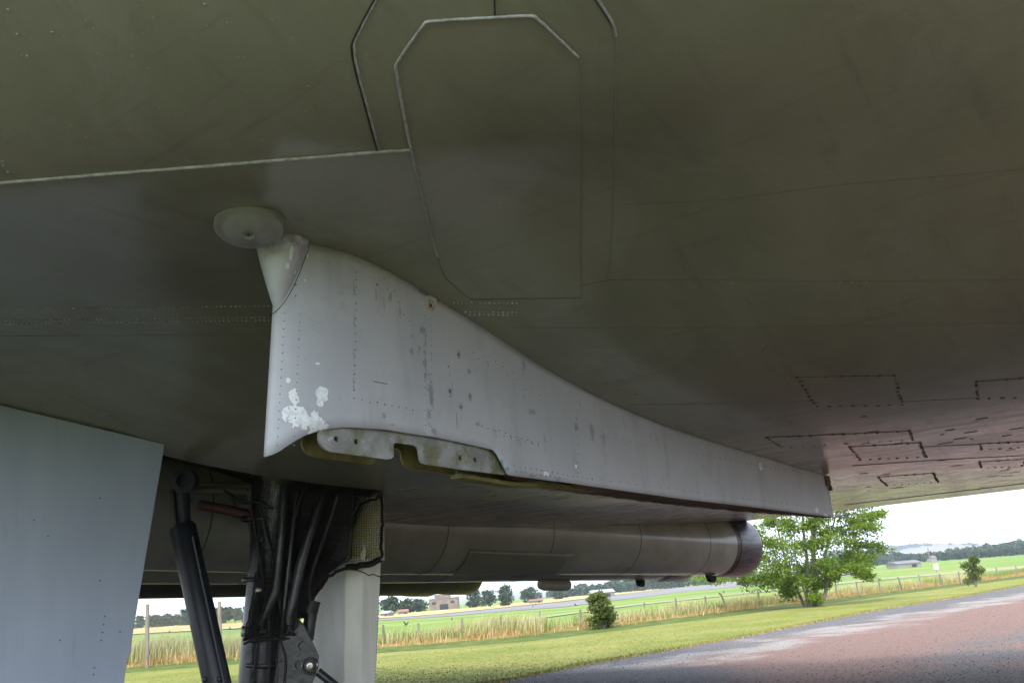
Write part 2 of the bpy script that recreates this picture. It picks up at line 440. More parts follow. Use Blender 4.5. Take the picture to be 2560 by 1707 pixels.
for px, py in ((20, 26), (43, 87), (68, 141), (130, 82), (512, 12), (5, 403), (8, 414), (20, 430), (1157, 597), (1260, 683), (1250, 506), (1325, 690), (1410, 690), (1562, 709), (1906, 862), (1805, 704), (1830, 707), (2100, 706), (2130, 707), (2166, 705)):
    p = at_wing(px, py); dome(bm, Vector((p.x, p.y, wing_z(p.x, p.y))), wing_n(p), .0065, .005, 8)
wpart('loose_fasteners', bm, M_BLIS, kind='stuff')
bm = bmesh.new()
for a, c in (((-30, 905), (600, 900)), ((-30, 690), (560, 690)), ((-30, 330), (820, 262)), ((-30, 220), (820, 170)), ((1110, 120), (1400, 118)), ((1060, 300), (1440, 300)), ((1110, 560), (1440, 556)), ((1560, 150), (2600, 60)), ((1560, 330), (2600, 250)), ((1560, 560), (2600, 500)), ((1560, 720), (2600, 722)), ((1400, 860), (2600, 850)), ((1500, 100), (1490, 640)), ((1410, 180), (1412, 700)), ((900, 150), (960, 360))):
    rivets(bm, a, c, .05, .0034, .0008, .001)
wpart('flush_fasteners', bm, M_FAINT, kind='stuff')
bm = bmesh.new()
for px, py in ((103, 1016), (163, 1005), (130, 1028), (245, 1026), (272, 1040), (253, 1051), (210, 1048), (1543, 976), (1590, 986), (1620, 996), (455, 1014), (520, 1040), (560, 995), (640, 1010)):
    p = at_wing(px, py); dome(bm, Vector((p.x, p.y, wing_z(p.x, p.y))), wing_n(p), .010, .003, 6)
wpart('drain_screws', bm, M_SCREW, kind='stuff')
# screwed hatches near the trailing edge
HATCH = [[(1997, 942), (2234, 938), (2256, 1011), (2040, 1014)], [(2443, 953), (2660, 938), (2660, 990), (2444, 995)],
         [(1917, 1093), (2273, 1077), (2281, 1098), (1953, 1117)], [(2124, 1117), (2298, 1106), (2315, 1141), (2152, 1148)],
         [(2197, 1192), (2332, 1182), (2345, 1204), (2218, 1213)], [(2450, 1109), (2640, 1099), (2640, 1113), (2454, 1122)],
         [(2450, 1154), (2565, 1147), (2554, 1164), (2454, 1169)], [(1290, 1240), (1420, 1240), (1440, 1252), (1300, 1252)]]
for hq in HATCH[:7]:
    o = plate_on_wing('hatch_cover', hq, .004, M_WING)
    W = [at_wing(*q) for q in hq]; bm = bmesh.new()
    for i in range(4):
        p, q = W[i], W[(i+1) % 4]; n = max(3, int((q-p).length/.085))
        for k in range(n):
            if random.random() < .06: continue
            x, y = p.x+(q.x-p.x)*k/n, p.y+(q.y-p.y)*k/n
            w = Vector((x + random.gauss(0, .004), y + random.gauss(0, .004), wing_z(x, y)-.003)); dome(bm, w, wing_n(w), random.uniform(.012, .020), random.uniform(.004, .009), 6)
    wpart('screw_heads', bm, M_SCREW, kind='stuff')
    bm = bmesh.new()
    P = [at_wing(*q) for q in resample(hq + [hq[0]], 14)]
    tube(bm, [Vector((p.x, p.y, wing_z(p.x, p.y)-.002)) for p in P], .0022, 5); wpart('hatch_seam', bm, M_FAINT)
# dents and flaked spots near the trailing edge (thin lifted flakes)
bm = bmesh.new()
for _ in range(60):
    px, py = random.choice([(random.uniform(2130, 2560), random.uniform(1040, 1230)), (random.uniform(980, 1900), random.uniform(1215, 1310))])
    p = at_wing(px, py); t = Vector((BT.x, BT.y, 0)); n = wing_n(p); a = random.uniform(.01, .07); w = Vector((p.x, p.y, wing_z(p.x, p.y)-.001))
    box(bm, w, t*a, Vector((AT.x, AT.y, 0))*random.uniform(.004, .014), n*.002)
wpart('flaked_paint', bm, M_SCREW, kind='stuff')

# blister with a flange
bp = at_wing(622, 548); bn = (wing_n(bp) + Vector((0, -.28, 0))).normalized(); bp -= Vector((0, 0, .047))
def lathe(bm, prof, origin, axis, n=40, close=False):
    axis = Vector(axis).normalized(); a = axis.orthogonal().normalized(); c = axis.cross(a); rings = []
    for r, hgt in prof:
        rings.append([bm.verts.new(Vector(origin) + axis*hgt + (a*math.cos(2*math.pi*k/n)+c*math.sin(2*math.pi*k/n))*max(r, 1e-4)) for k in range(n)])
    for r0, r1 in zip(rings[:-1], rings[1:]):
        for k in range(n): bm.faces.new((r0[k], r0[(k+1) % n], r1[(k+1) % n], r1[k]))
    return bm
bm = bmesh.new(); lathe(bm, [(.162, -.10), (.160, .0), (.157, .004), (.126, .006), (.121, .008), (.110, .017), (.09, .028), (.062, .037), (.036, .042), (.03, .042), (.024, .036), (.0, .035)], bp, bn)
bmesh.ops.recalc_face_normals(bm, faces=bm.faces)
bl = wpart('blister_fairing', bm, M_BLIS); smooth(bl, 40)
bm = bmesh.new(); tube(bm, [bp + bn*.03, bp + bn*.04], .007, 10); wpart('drain_plug', bm, M_SCREW)

# ------------------------------------------------------------------ pylon
D0 = 4.3; PO = Vector((-.2719*D0, D0)); T0 = PO.dot(BP); PW = .13        # half thickness
PM = mat2(AP, (PO.x, PO.y, 0)) ; PMI = PM.inverted()      # local x aft along the pylon, y inboard, z up; the outboard face is y = 0
def on_pyl(px, py, y=0.0):
    """local (x, z) of the point of the plane local-y = y seen at that pixel"""
    d = ray(px, py); t = T0 - y
    k = t/(d.x*BP.x + d.y*BP.y); p = PMI @ Vector((d.x*k, d.y*k, d.z*k + EYE)); return (p.x, p.z)
top_loc = lambda u: wing_z(*(PO + AP*u - BP*PW))
BOT = [(662, 1141, PW), (700, 1130, .06), (740, 1103, .02), (775, 1083, 0), (815, 1070, 0), (860, 1066, 0), (960, 1073, 0), (1100, 1095, 0), (1180, 1112, 0), (1232, 1124, 0), (1241, 1134, 0), (1268, 1183, 0), (1276, 1188, 0), (1410, 1205, 0), (1480, 1215, 0), (1700, 1246, 0), (1900, 1269, 0), (2105, 1290, 0)]
BL = [on_pyl(*q) for q in BOT]; U0_, U1_ = on_pyl(668, 900, PW)[0], BL[-1][0]
# leading edge leans a little: x of the nose at height z
leA, leB = on_pyl(662, 1141, PW), on_pyl(684, 780, PW)
def u_le(z): return leA[0] + (leB[0]-leA[0])*(z-leA[1])/(leB[1]-leA[1])
def bot_z(u):
    if u <= BL[0][0]: return BL[0][1]
    for a, c in zip(BL[:-1], BL[1:]):
        if u <= c[0]: return a[1] + (c[1]-a[1])*(u-a[0])/(c[0]-a[0])
    return BL[-1][1]
NL = .62
def half(u, rear):
    d = u
    w = PW*math.sqrt(max(0, 1-((NL-d)/NL)**2))**1.0 if d < NL else PW
    if rear < 2.2: w *= .35 + .65*smooth01(rear/2.2)
    return w
us = [0, .006, .02, .045, .08, .12, .17, .23, .30, .38, .46, .54, .62] 
kn = sorted(set([round(p[0]-BL[0][0], 4) for p in BL[3:]]))
U_LEN = U1_ - u_le(BL[0][1])
u = .7
while u < U_LEN: us.append(u); u += .12
us = sorted([q for q in us if all(abs(q-k) > .03 for k in kn)] + [k for k in kn if k > .1 and k < U_LEN] + [U_LEN])
def skin(side):
    bm = bmesh.new(); cols = []
    NZ = 14
    for d in us:
        col = []
        zb = bot_z(BL[0][0] + d); zt = top_loc(u_le(2.6)+d) + .015
        for k in range(NZ+1):
            z = zb + (zt-zb)*k/NZ
            lean = (u_le(z)-BL[0][0])*max(0, 1-d/1.6)
            w = half(d, U_LEN - d)
            col.append(bm.verts.new((BL[0][0] + d + lean, PW - w*side, z)))
        cols.append(col)
    for a, c in zip(cols[:-1], cols[1:]):
        for k in range(NZ): bm.faces.new((a[k], c[k], c[k+1], a[k+1]))
    return bm, cols
b = MB('pylon_paint')
pl = lambda px, py: on_pyl(px, py, 0.0)
def P(px, py, ru, rz): q = pl(px, py); return (q[0], q[1], ru, rz)
c = b.mix(b.ramp(b.noise(1.6, 4, .6), .35, .65), (.365, .385, .43), (.42, .435, .475))
c = b.mix(b.ramp(b.noise(3.0, 4, .6, (1.5, 1, .25)), .50, .72, 0, .65), c, (.29, .30, .32))             # soft vertical tone
c = b.mix(b.ramp(b.noise(26, 5, .7, (2.2, 1, .07)), .60, .74, 0, .42), c, (.21, .215, .23))
c = b.mix(b.ramp(b.noise(7, 7, .78), .52, .70, 0, .35), c, (.24, .245, .26))
c = b.mix(b.ramp(b.noise(11, 6, .75, (1, 1, .5)), .62, .72, 0, .4), c, (.50, .52, .56))              # drip streaks
c = b.mix(b.ramp(b.noise(45, 3, .6), .69, .74, 0, .75), c, (.17, .175, .19))                             # specks
stains = [P(1058, 830, .03, .06), P(1062, 905, .02, .09), P(1078, 985, .025, .14), P(1072, 1040, .02, .06), P(1048, 870, .02, .05), P(975, 745, .016, .03),
          P(1146, 888, .022, .03), P(1172, 928, .016, .03), P(1175, 990, .02, .04), P(1125, 980, .022, .04), P(1152, 1015, .02, .03), P(1030, 880, .012, .03),
          P(1310, 920, .02, .05), P(1440, 1065, .035, .06), P(1480, 1080, .03, .10), P(1362, 1100, .02, .06), P(1330, 1030, .06, .03), P(980, 1122-60, .03, .012),
          P(905, 1075, .05, .01), P(1085, 1080, .03, .02), P(1195, 1060, .02, .02), P(1030, 840, .014, .02), P(1510, 1090, .02, .09), P(960, 1040, .015, .02)]
c = b.mix(b.ramp(b.blobs(stains, 1.1, 14), .10, .75, 0, .62), c, (.165, .17, .19))
def N(px, py, ru, rz): q = on_pyl(px, py, .06); return (q[0], q[1], ru, rz)
chips = [N(745, 1045, .07, .055), N(778, 1055, .05, .045), N(718, 1030, .02, .035), N(736, 988, .028, .045), N(795, 985, .032, .04), N(790, 1010, .02, .02),
         N(725, 950, .010, .012), N(785, 912, .012, .005), N(768, 1085, .012, .012), N(765, 640, .006, .012), N(760, 702, .006, .006),
         P(1905, 1168, .035, .035), P(2060, 1272, .05, .03), P(2085, 1285, .06, .018), P(1440, 1165, .012, .012), P(1365, 1185, .03, .014)]
ck = b.blobs(chips, .85, 9)
c = b.mix(b.ramp(ck, -.16, -.04, 0, .55), c, (.22, .23, .25))
c = b.mix(b.ramp(ck, -.02, .02), c, b.mix(b.ramp(b.noise(30, 5, .7), .45, .6), (.72, .77, .80), (.58, .62, .65)))
rs = [P(px, py, .008, .05) for px, py in ((887, 720), (887, 800), (886, 880), (886, 960), (1063, 850), (1063, 950), (1078, 900), (1078, 1000), (1285, 975), (1220, 910), (1240, 1085), (1300, 1105), (1450, 1010), (1447, 1120), (960, 760), (940, 735), (1000, 780), (1560, 1060), (1640, 1090), (1700, 1120), (1800, 1140))]
c = b.mix(b.ramp(b.blobs(rs, .8, 16), .05, .7, 0, .5), c, (.15, .155, .165))
teal = [P(1255, 1155, .02, .025), P(1268, 1172, .025, .02), P(1395, 1200, .03, .014), P(1330, 1190, .05, .006)]
c = b.mix(b.ramp(b.blobs(teal, .6, 60), .25, .4, 0, .8), c, (.10, .27, .32))
rust = [P(1121, 916, .007, .012), P(1124, 935, .004, .03), P(1130, 965, .003, .07), P(1142, 1050, .004, .10)]
c = b.mix(b.ramp(b.blobs(rust, .25, 60), .25, .55, 0, .8), c, (.20, .085, .03))
b.base(c); b.set(Roughness=.40); b.bump(b.math('ADD', b.noise(3.5, 3, .5), b.math('MULTIPLY', b.noise(90, 3), .04)), .22, .012); M_PYL = b.m
bm, cols = skin(1); bm2, _ = skin(-1)
tmp = bpy.data.meshes.new('tmp'); bm2.to_mesh(tmp); bm2.free(); bm.from_mesh(tmp); bpy.data.meshes.remove(tmp)
bmesh.ops.remove_doubles(bm, verts=bm.verts, dist=.0008)
# rear closure
rear = [v for v in bm.verts if abs(v.co.x - max(w.co.x for w in bm.verts)) < .002]
bmesh.ops.recalc_face_normals(bm, faces=bm.faces)
pylon = obj('pylon', bm, M_PYL, plane, label='pale blue-grey weapons pylon with flaking paint'); pylon.matrix_world = PM; smooth(pylon, 50)
sol = pylon.modifiers.new('skin thickness', 'SOLIDIFY'); sol.thickness = .005; sol.offset = -1
def ppart(name, bm, mat, **kw): return obj(name, bm, mat, pylon, **kw)
# rear post closing the skins
bm = bmesh.new(); xr = BL[0][0]+U_LEN; zb, zt = bot_z(xr), top_loc(xr); wr = half(U_LEN, 0)
box(bm, (xr-.012, PW, (zb+zt)/2), (.014, 0, 0), (0, wr-.006, 0), (0, 0, (zt-zb)/2)); ppart('rear_post', bm, M_PYL)
# inner structure, dark
bm = bmesh.new()
for a, c in zip(us[6:-1], us[7:]):
    x0, x1 = BL[0][0]+a, BL[0][0]+c
    z0, z1 = bot_z(x0)+.10, bot_z(x1)+.10
    w0, w1 = half(a, U_LEN-a)-.008, half(c, U_LEN-c)-.008
    if w0 < .02: continue
    v = [bm.verts.new(q) for q in ((x0, PW-w0, z0), (x0, PW+w0, z0), (x1, PW+w1, z1), (x1, PW-w1, z1))]; bm.faces.new(v)
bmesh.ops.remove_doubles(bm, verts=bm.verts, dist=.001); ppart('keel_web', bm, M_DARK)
# rusty bottom strip along the rear half
bm = bmesh.new(); xs0 = pl(1468, 1214)[0]; n = 60; L = []
for i in range(n+1):
    x = xs0 + (xr - .02 - xs0)*i/n; d = x-BL[0][0]; w = half(d, U_LEN-d)-.007; z = bot_z(x)+.006 + random.uniform(-.003, .002)
    L.append([bm.verts.new((x, PW-w, z)), bm.verts.new((x, PW+w, z + random.uniform(-.006, .006))), bm.verts.new((x, PW+w, z+.03)), bm.verts.new((x, PW-w, z+.03))])
for a, c in zip(L[:-1], L[1:]):
    for k in range(4): bm.faces.new((a[k], a[(k+1) % 4], c[(k+1) % 4], c[k]))
bm.faces.new(L[0]); bm.faces.new(L[-1][::-1]); bmesh.ops.recalc_face_normals(bm, faces=bm.faces)
ppart('bottom_strip', bm, M_RUST)
# mounting plates with holes
b = MB('plate_alloy')
c = b.mix(b.ramp(b.noise(6, 5, .65), .38, .62), (.20, .215, .20), (.30, .315, .31))
c = b.mix(b.ramp(b.noise(24, 5, .7), .60, .70, 0, .8), c, (.48, .50, .48))
c = b.mix(b.ramp(b.noise(5, 5, .65), .48, .62, 0, .75), c, (.12, .115, .03))
b.base(c); b.set(Roughness=.5, Metallic=.25); b.bump(b.noise(70, 4), .25, .006); M_PLATE = b.m
b = MB('mossy_plate')
c = b.mix(b.ramp(b.noise(9, 5, .65), .35, .65), (.12, .115, .025), (.20, .19, .07))
b.base(c); b.set(Roughness=.65); b.bump(b.noise(60, 4), .3, .006); M_MOSS = b.m
near = [(797, 1080), (797, 1098), (800, 1108), (807, 1117), (815, 1124), (827, 1129), (900, 1139), (970, 1148), (979, 1146), (984, 1140), (984, 1112), (988, 1106), (1034, 1112), (1042, 1116), (1047, 1124), (1050, 1148), (1054, 1156), (1062, 1160), (1150, 1173), (1272, 1188), (1250, 1120), (1000, 1062), (830, 1050)]
def circ(c, r, n=14): return [(c[0]+r*math.cos(2*math.pi*k/n), c[1]+r*math.sin(2*math.pi*k/n)) for k in range(n)]
yn = .028
bm = bmesh.new(); outline(bm, [on_pyl(*q, yn) for q in near], [circ(on_pyl(*q, yn), .0145) for q in ((841, 1097), (891, 1104), (1151, 1144), (1188, 1149))], Vector((0, .012, 0)), Vector((0, yn, 0)))
ppart('mounting_plate', bm, M_PLATE)
yf = .215
far = [(754, 1105), (756, 1115), (762, 1127), (771, 1136), (784, 1141), (925, 1160), (934, 1158), (939, 1147), (939, 1120), (965, 1110), (984, 1119), (996, 1121), (1002, 1130), (1005, 1152), (1010, 1163), (1020, 1170), (1116, 1184), (1270, 1210), (1260, 1120), (1000, 1060), (800, 1045), (760, 1085)]
bm = bmesh.new(); outline(bm, [on_pyl(*q, yf) for q in far], [circ(on_pyl(*q, yf), .0145) for q in ((800, 1115), (850, 1122), (1140, 1180))], Vector((0, .012, 0)), Vector((0, yf, 0)))
ppart('mounting_plate', bm, M_MOSS)
# mossy bottom rail behind the plates
bm = bmesh.new()
rail = [on_pyl(*q, .17) for q in ((1140, 1190), (1270, 1212), (1345, 1212), (1480, 1226))]
for (x0, z0), (x1, z1) in zip(rail[:-1], rail[1:]):
    m = ((x0+x1)/2, (z0+z1)/2); d = Vector((x1-x0, 0, z1-z0)); box(bm, (m[0], .17, m[1]), d/2, (0, .045, 0), (0, 0, .012))
ppart('keel_rail', bm, M_MOSS)
bm = bmesh.new(); q = on_pyl(1310, 1197, .1); box(bm, (q[0], .12, q[1]+.012), (.11, 0, -.008), (0, .06, 0), (0, 0, .018)); ppart('rust_block', bm, M_RUST)
# flat seam plate on the outboard face with the round bolt fitting
q = pl(1075, 764); bm = bmesh.new()
lathe(bm, [(.036, -.004), (.036, .005), (.033, .008), (.016, .008), (.015, .0), (.0, -.002)], (q[0], 0, q[1]), (0, -1, 0), 24); bmesh.ops.recalc_face_normals(bm, faces=bm.faces)
o = ppart('bolt_washer', bm, plain('washer_paint', (.42, .41, .38), .5, c2=(.26, .22, .17), nscale=40)); smooth(o, 40)
bm = bmesh.new(); box(bm, (q[0], -.003, q[1]), (.010, 0, 0), (0, .003, 0), (0, 0, .010)); ppart('bolt_socket', bm, M_RUST)
# the access strip: a raised plate down the frame line
bm = bmesh.new(); st = [pl(*k) for k in ((1055, 742), (1060, 780), (1062, 1086), (1085, 1089), (1088, 765), (1098, 735))]
outline(bm, st, [], Vector((0, .004, 0)), Vector((0, -.003, 0))); ppart('frame_strip', bm, M_PYL)
# lug between pylon and wing
w = at_wing(1078, 722); l = PMI @ Vector((w.x, w.y, w.z))
bm = bmesh.new(); box(bm, (l.x+.02, .03, l.z-.012), (.06, 0, -.012), (0, .03, 0), (0, 0, .014)); ppart('lug', bm, M_STEEL)
bm = bmesh.new(); tube(bm, [(l.x+.09, .02, l.z-.03), (l.x+.13, .04, l.z-.03)], .03, 12); ppart('lug_bush', bm, M_SCREW)
# bracket at the rear end
bm = bmesh.new(); q = on_pyl(2098, 1205, .0)
box(bm, (xr-.02, PW-.03, q[1]+.02), (.05, 0, 0), (0, .035, 0), (0, 0, .05)); box(bm, (xr+.03, PW-.03, q[1]-.05), (.035, 0, 0), (0, .03, 0), (0, 0, .025)); box(bm, (xr+.01, PW-.03, q[1]-.015), (.02, 0, 0), (0, .02, 0), (0, 0, .02))
bmesh.ops.bevel(bm, geom=bm.edges[:], offset=.006, segments=1, affect='EDGES'); ppart('rear_bracket', bm, M_RUST)
# rivets on the pylon (one mesh)
bm = bmesh.new()
def prow(a, c, n, r=.0052, yo=0.0, jit=.002):
    a, c = on_pyl(*a, yo), on_pyl(*c, yo)
    for i in range(n):
        x, z = a[0]+(c[0]-a[0])*i/max(1, n-1)+random.gauss(0, jit*.4), a[1]+(c[1]-a[1])*i/max(1, n-1)+random.gauss(0, jit)
        d = x - u_le(z); w = half(max(0, d), 99); e = .01
        sl = (half(max(0, d+e), 99)-half(max(0, d-e), 99))/(2*e)
        dome(bm, (x, PW-w-.0005, z), Vector((-sl, -1, 0)), r, .0035, 6)
prow((893, 680), (887, 995), 17, .006); prow((887, 995), (1032, 1025), 9)
prow((1062, 790), (1063, 1083), 17, .0056); prow((1077, 795), (1078, 1083), 17, .0056)
for dd0, r0_, n0 in ((.035, .004, 17), (.11, .0045, 16)):
    for i in range(n0):
        z = leA[1] + .05 + (leB[1]-leA[1]-.06)*i/(n0-1); x = BL[0][0] + dd0 + (u_le(z)-BL[0][0])*max(0, 1-dd0/1.6); e = .01
        sl = (half(dd0+e, 99)-half(dd0-e, 99))/(2*e); dome(bm, (x, PW-half(dd0, 99), z), Vector((-sl, -1, 0)), r0_, .003, 6)
prow((1184, 870), (1310, 960), 10, .005, 0, .02); prow((1190, 1060), (1345, 1110), 12, .005, 0, .006); prow((1260, 1090), (1345, 1112), 6, .005)
prow((1285, 1165), (1480, 1198), 16, .005); prow((1290, 1178), (1400, 1195), 10, .005); prow((1500, 1090), (2100, 1200), 46, .0048, 0, .003)
prow((1480, 1196), (2095, 1276), 40, .0045); prow((960, 700), (1020, 800), 7, .005, 0, .02); prow((1440, 940), (1445, 1180), 12, .0048); prow((1520, 1000), (2090, 1200), 30, .0042, 0, .003)
for px, py, r in ((1146, 886, .012), (1174, 929, .012), (1176, 990, .013), (1125, 978, .012), (1153, 1017, .012), (943, 712, .008), (1310, 990, .007), (1350, 988, .006), (1444, 1168, .006), (760, 703, .008), (760, 732, .006), (1121, 916, .007)):
    prow((px, py), (px, py), 1, r, 0, 0)
b = MB('pylon_rivet_paint'); b.base(b.mix(b.ramp(b.noise(20, 3), .4, .6), (.22, .225, .25), (.09, .095, .105))); b.set(Roughness=.3)
ppart('pylon_rivets', bm, b.m, kind='stuff')
# a long scratch and lifted paint edges
bm = bmesh.new(); tube(bm, [(*[on_pyl(932, 953)[0], -.001], on_pyl(932, 953)[1]), (*[on_pyl(968, 960)[0], -.001], on_pyl(968, 960)[1])], .0016, 5); ppart('scratch', bm, M_GAP)
# nose cap: a half cone blended over the top of the nose
bm = bmesh.new()
apx = on_pyl(697, 778, .10); tcx, tcz = on_pyl(712, 590, .12)
rows = []; n = 36; K = 16
for i in range(K+1):
    f = i/K; z = apx[1] + (tcz+.02-apx[1])*f; x = apx[0]+.01 + (tcx-apx[0])*f - .01
    r = .006 + .150*f**.88
    rows.append([bm.verts.new((x + r*1.02*math.cos(2*math.pi*k/n), .125 + (r*.98)*math.sin(2*math.pi*k/n), z + (-.03*(1-f))*math.cos(2*math.pi*k/n))) for k in range(n)])
for a, c in zip(rows[:-1], rows[1:]):
    for k in range(n): bm.faces.new((a[k], a[(k+1) % n], c[(k+1) % n], c[k]))
bm.faces.new(rows[0][::-1]); bm.faces.new(rows[-1]); bmesh.ops.recalc_face_normals(bm, faces=bm.faces)
b = MB('nose_cap_paint')
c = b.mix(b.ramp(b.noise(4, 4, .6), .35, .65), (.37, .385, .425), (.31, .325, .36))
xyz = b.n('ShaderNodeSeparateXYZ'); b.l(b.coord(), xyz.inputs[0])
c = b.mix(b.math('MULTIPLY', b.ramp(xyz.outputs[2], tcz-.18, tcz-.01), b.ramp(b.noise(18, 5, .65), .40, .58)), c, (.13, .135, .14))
c = b.mix(b.ramp(b.blobs([N(716, 640, .012, .05), N(713, 668, .016, .02), N(715, 630, .006, .02), N(735, 682, .01, .012), N(682, 685, .005, .03), N(740, 720, .012, .012), N(728, 735, .010, .014)], .5, 40), .2, .28), c, (.52, .58, .60))
b.base(c); b.set(Roughness=.42); b.bump(b.noise(40, 3), .1, .008)
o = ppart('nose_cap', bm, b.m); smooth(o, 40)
bm = bmesh.new(); fl = [(782, 618, .012), (778, 640, .004), (762, 690, .004), (740, 738, .012), (722, 764, .022), (697, 781, .05)]
pts = []
for px, py, yo in fl:
    x, z = on_pyl(px, py, yo); d = x-u_le(z); pts.append((x, PW-half(max(.0, d), 99)-.002, z))
tube(bm, chaikin(pts, 2), .002, 6); ppart('cap_flange_edge', bm, M_GAP)

# ------------------------------------------------------------------ landing gear
dA, dB = at_wing(0, 1010), at_wing(412, 1110)
dd = Vector((dB.x-dA.x, dB.y-dA.y)); dl = dd.length; dd.normalize()
DMx = mat2(dd, (dA.x, dA.y, 0)); DMI = DMx.inverted(); dnrm = Vector((dd.y, -dd.x))
def on_door(px, py):
    d = ray(px, py); k = (Vector((dA.x, dA.y)).dot(dnrm))/(d.x*dnrm.x+d.y*dnrm.y); p = DMI @ Vector((d.x*k, d.y*k, d.z*k+EYE)); return (p.x, p.z)
dr = [on_door(*q) for q in ((-260, 950), (0, 1012), (40, 1022), (412, 1110), (380, 1300), (331, 1590), (327, 1632), (318, 1644), (310, 1707), (290, 1850))]
zb = .55; loop = dr[:-1] + [(dr[-1][0], zb), (dr[0][0], zb)]
bm = bmesh.new(); outline(bm, loop, [], Vector((0, .035, 0)), Vector((0, 0, 0)))
bmesh.ops.bevel(bm, geom=[e for e in bm.edges if len(e.link_faces) == 2 and e.calc_face_angle() > 1.2], offset=.004, segments=2, affect='EDGES')
door = obj('gear_door', bm, M_DOOR, plane, label='large blue-grey landing gear door'); door.matrix_world = DMx; smooth(door, 40)
for px, py in ((18, 1012), (278, 1073)):
    q = on_door(px, py); bm = bmesh.new(); tube(bm, [(q[0]-.05, .0, q[1]+.015), (q[0]+.05, .0, q[1]-.002)], .016, 10); obj('hinge', bm, M_SCREW, door)
bm = bmesh.new()
for px, py in ((300, 1578), (250, 1245), (120, 1340), (85, 1300), (250, 1450), (262, 1540), (259, 1560), (256, 1580), (253, 1600), (236, 1668), (234, 1685), (150, 1600)):
    q = on_door(px, py); dome(bm, (q[0], 0, q[1]), (0, -1, 0), .007, .003, 6)
obj('door_rivets', bm, M_SCREW, door, kind='stuff')

# the bay: walls and roof
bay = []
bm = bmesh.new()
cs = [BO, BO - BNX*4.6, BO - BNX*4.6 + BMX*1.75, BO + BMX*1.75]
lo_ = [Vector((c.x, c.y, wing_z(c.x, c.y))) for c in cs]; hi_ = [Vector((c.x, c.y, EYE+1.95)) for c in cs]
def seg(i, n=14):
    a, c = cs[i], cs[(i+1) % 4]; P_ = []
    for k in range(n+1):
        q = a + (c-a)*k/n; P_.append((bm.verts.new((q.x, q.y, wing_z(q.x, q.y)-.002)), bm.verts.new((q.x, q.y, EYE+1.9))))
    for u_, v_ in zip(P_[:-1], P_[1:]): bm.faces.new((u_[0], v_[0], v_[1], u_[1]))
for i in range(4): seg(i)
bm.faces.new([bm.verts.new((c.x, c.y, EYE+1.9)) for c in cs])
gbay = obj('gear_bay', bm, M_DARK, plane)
YG = 9.35                                   # depth of the leg
def gp(px, py, dy=0.0): return at_depth(px, py, YG+dy)
bm = bmesh.new(); tube(bm, [gp(430, 1228, .3), gp(560, 1226, .3), gp(700, 1232, .35)], .035, 10); tube(bm, [gp(480, 1212, .4), gp(700, 1216, .4)], .03, 8)
obj('bay_rail', bm, M_RAIL, gbay)
bm = bmesh.new(); tube(bm, chaikin([gp(500, 1262, .1), gp(560, 1272, .1), gp(620, 1286, .05), gp(680, 1296, .0)], 2), .05, 10); o = obj('red_hose', bm, M_REDPIPE, gbay); smooth(o)
for k in range(6):
    bm = bmesh.new(); tube(bm, [gp(420+40*k, 1245, .6), gp(440+40*k, 1300, .9)], .016, 6); obj('bay_pipe', bm, M_RAIL, gbay)
bm = bmesh.new(); tube(bm, [gp(380, 1240, .3), gp(480, 1250, .3)], .012, 6); obj('bay_pipe', bm, M_RAIL, gbay)

# main leg
leg = empty('gear_leg', (0, 0, 0)); leg.parent = plane
def gpart(name, bm, mat, **kw): o = obj(name, bm, mat, leg, **kw); smooth(o, 45); return o
ax0, ax1 = gp(700, 1190), gp(660, 1620)
adir = (ax1-ax0).normalized()
lowz = gp(652, 1707); ground_leg = lowz + adir*((lowz.z-.62)/-adir.z)
bm = bmesh.new(); tube(bm, [ax0, ax0+(ax1-ax0)*.35, ax0+(ax1-ax0)*.5, ax1, ground_leg], [.27, .23, .215, .215, .19], 28); gpart('leg_cylinder', bm, M_BLACK)
bm = bmesh.new(); c0 = gp(664, 1578); lathe(bm, [(.215, -.05), (.224, -.04), (.224, .04), (.215, .05)], c0, adir, 28); gpart('collar', bm, M_BLACK)
bm = bmesh.new(); tube(bm, [gp(760, 1215, -.2), gp(735, 1300, -.28), gp(715, 1480, -.27), gp(700, 1640, -.25), gp(690, 1707, -.25), gp(684, 1800, -.25)], .022, 10); gpart('hydraulic_pipe', bm, M_BLACK)
bm = bmesh.new(); tube(bm, [gp(815, 1225, -.15), gp(790, 1290, -.2), gp(750, 1420, -.28), gp(722, 1560, -.28)], .05, 12); gpart('brake_cylinder', bm, M_BLACK)
bm = bmesh.new(); tube(bm, [gp(712, 1210, -.2), gp(705, 1340, -.26), gp(690, 1480, -.26), gp(650, 1560, -.24)], .05, 12); gpart('side_tube', bm, M_BLACK)
bm = bmesh.new(); tube(bm, [gp(780, 1500, -.05), gp(772, 1530, -.05)], .085, 16); tube(bm, [gp(778, 1530, -.05), gp(768, 1598, -.05)], .06, 16); gpart('actuator', bm, M_BLACK)
bm = bmesh.new(); fk = [(612, 1215), (884, 1232), (872, 1395), (818, 1432), (782, 1488), (768, 1545), (640, 1545), (640, 1430), (622, 1300)]
OF = at_depth(740, 1380, YG-.02)
def fkp(q): p = at_depth(q[0], q[1], YG-.02); return (p.x-OF.x, p.z-OF.z)
outline(bm, [fkp(q) for q in fk], [], Vector((0, .16, 0)), OF); bmesh.ops.bevel(bm, geom=[e for e in bm.edges if len(e.link_faces) == 2 and e.calc_face_angle() > 1.2], offset=.03, segments=3, affect='EDGES'); gpart('leg_fork', bm, M_BLACK)
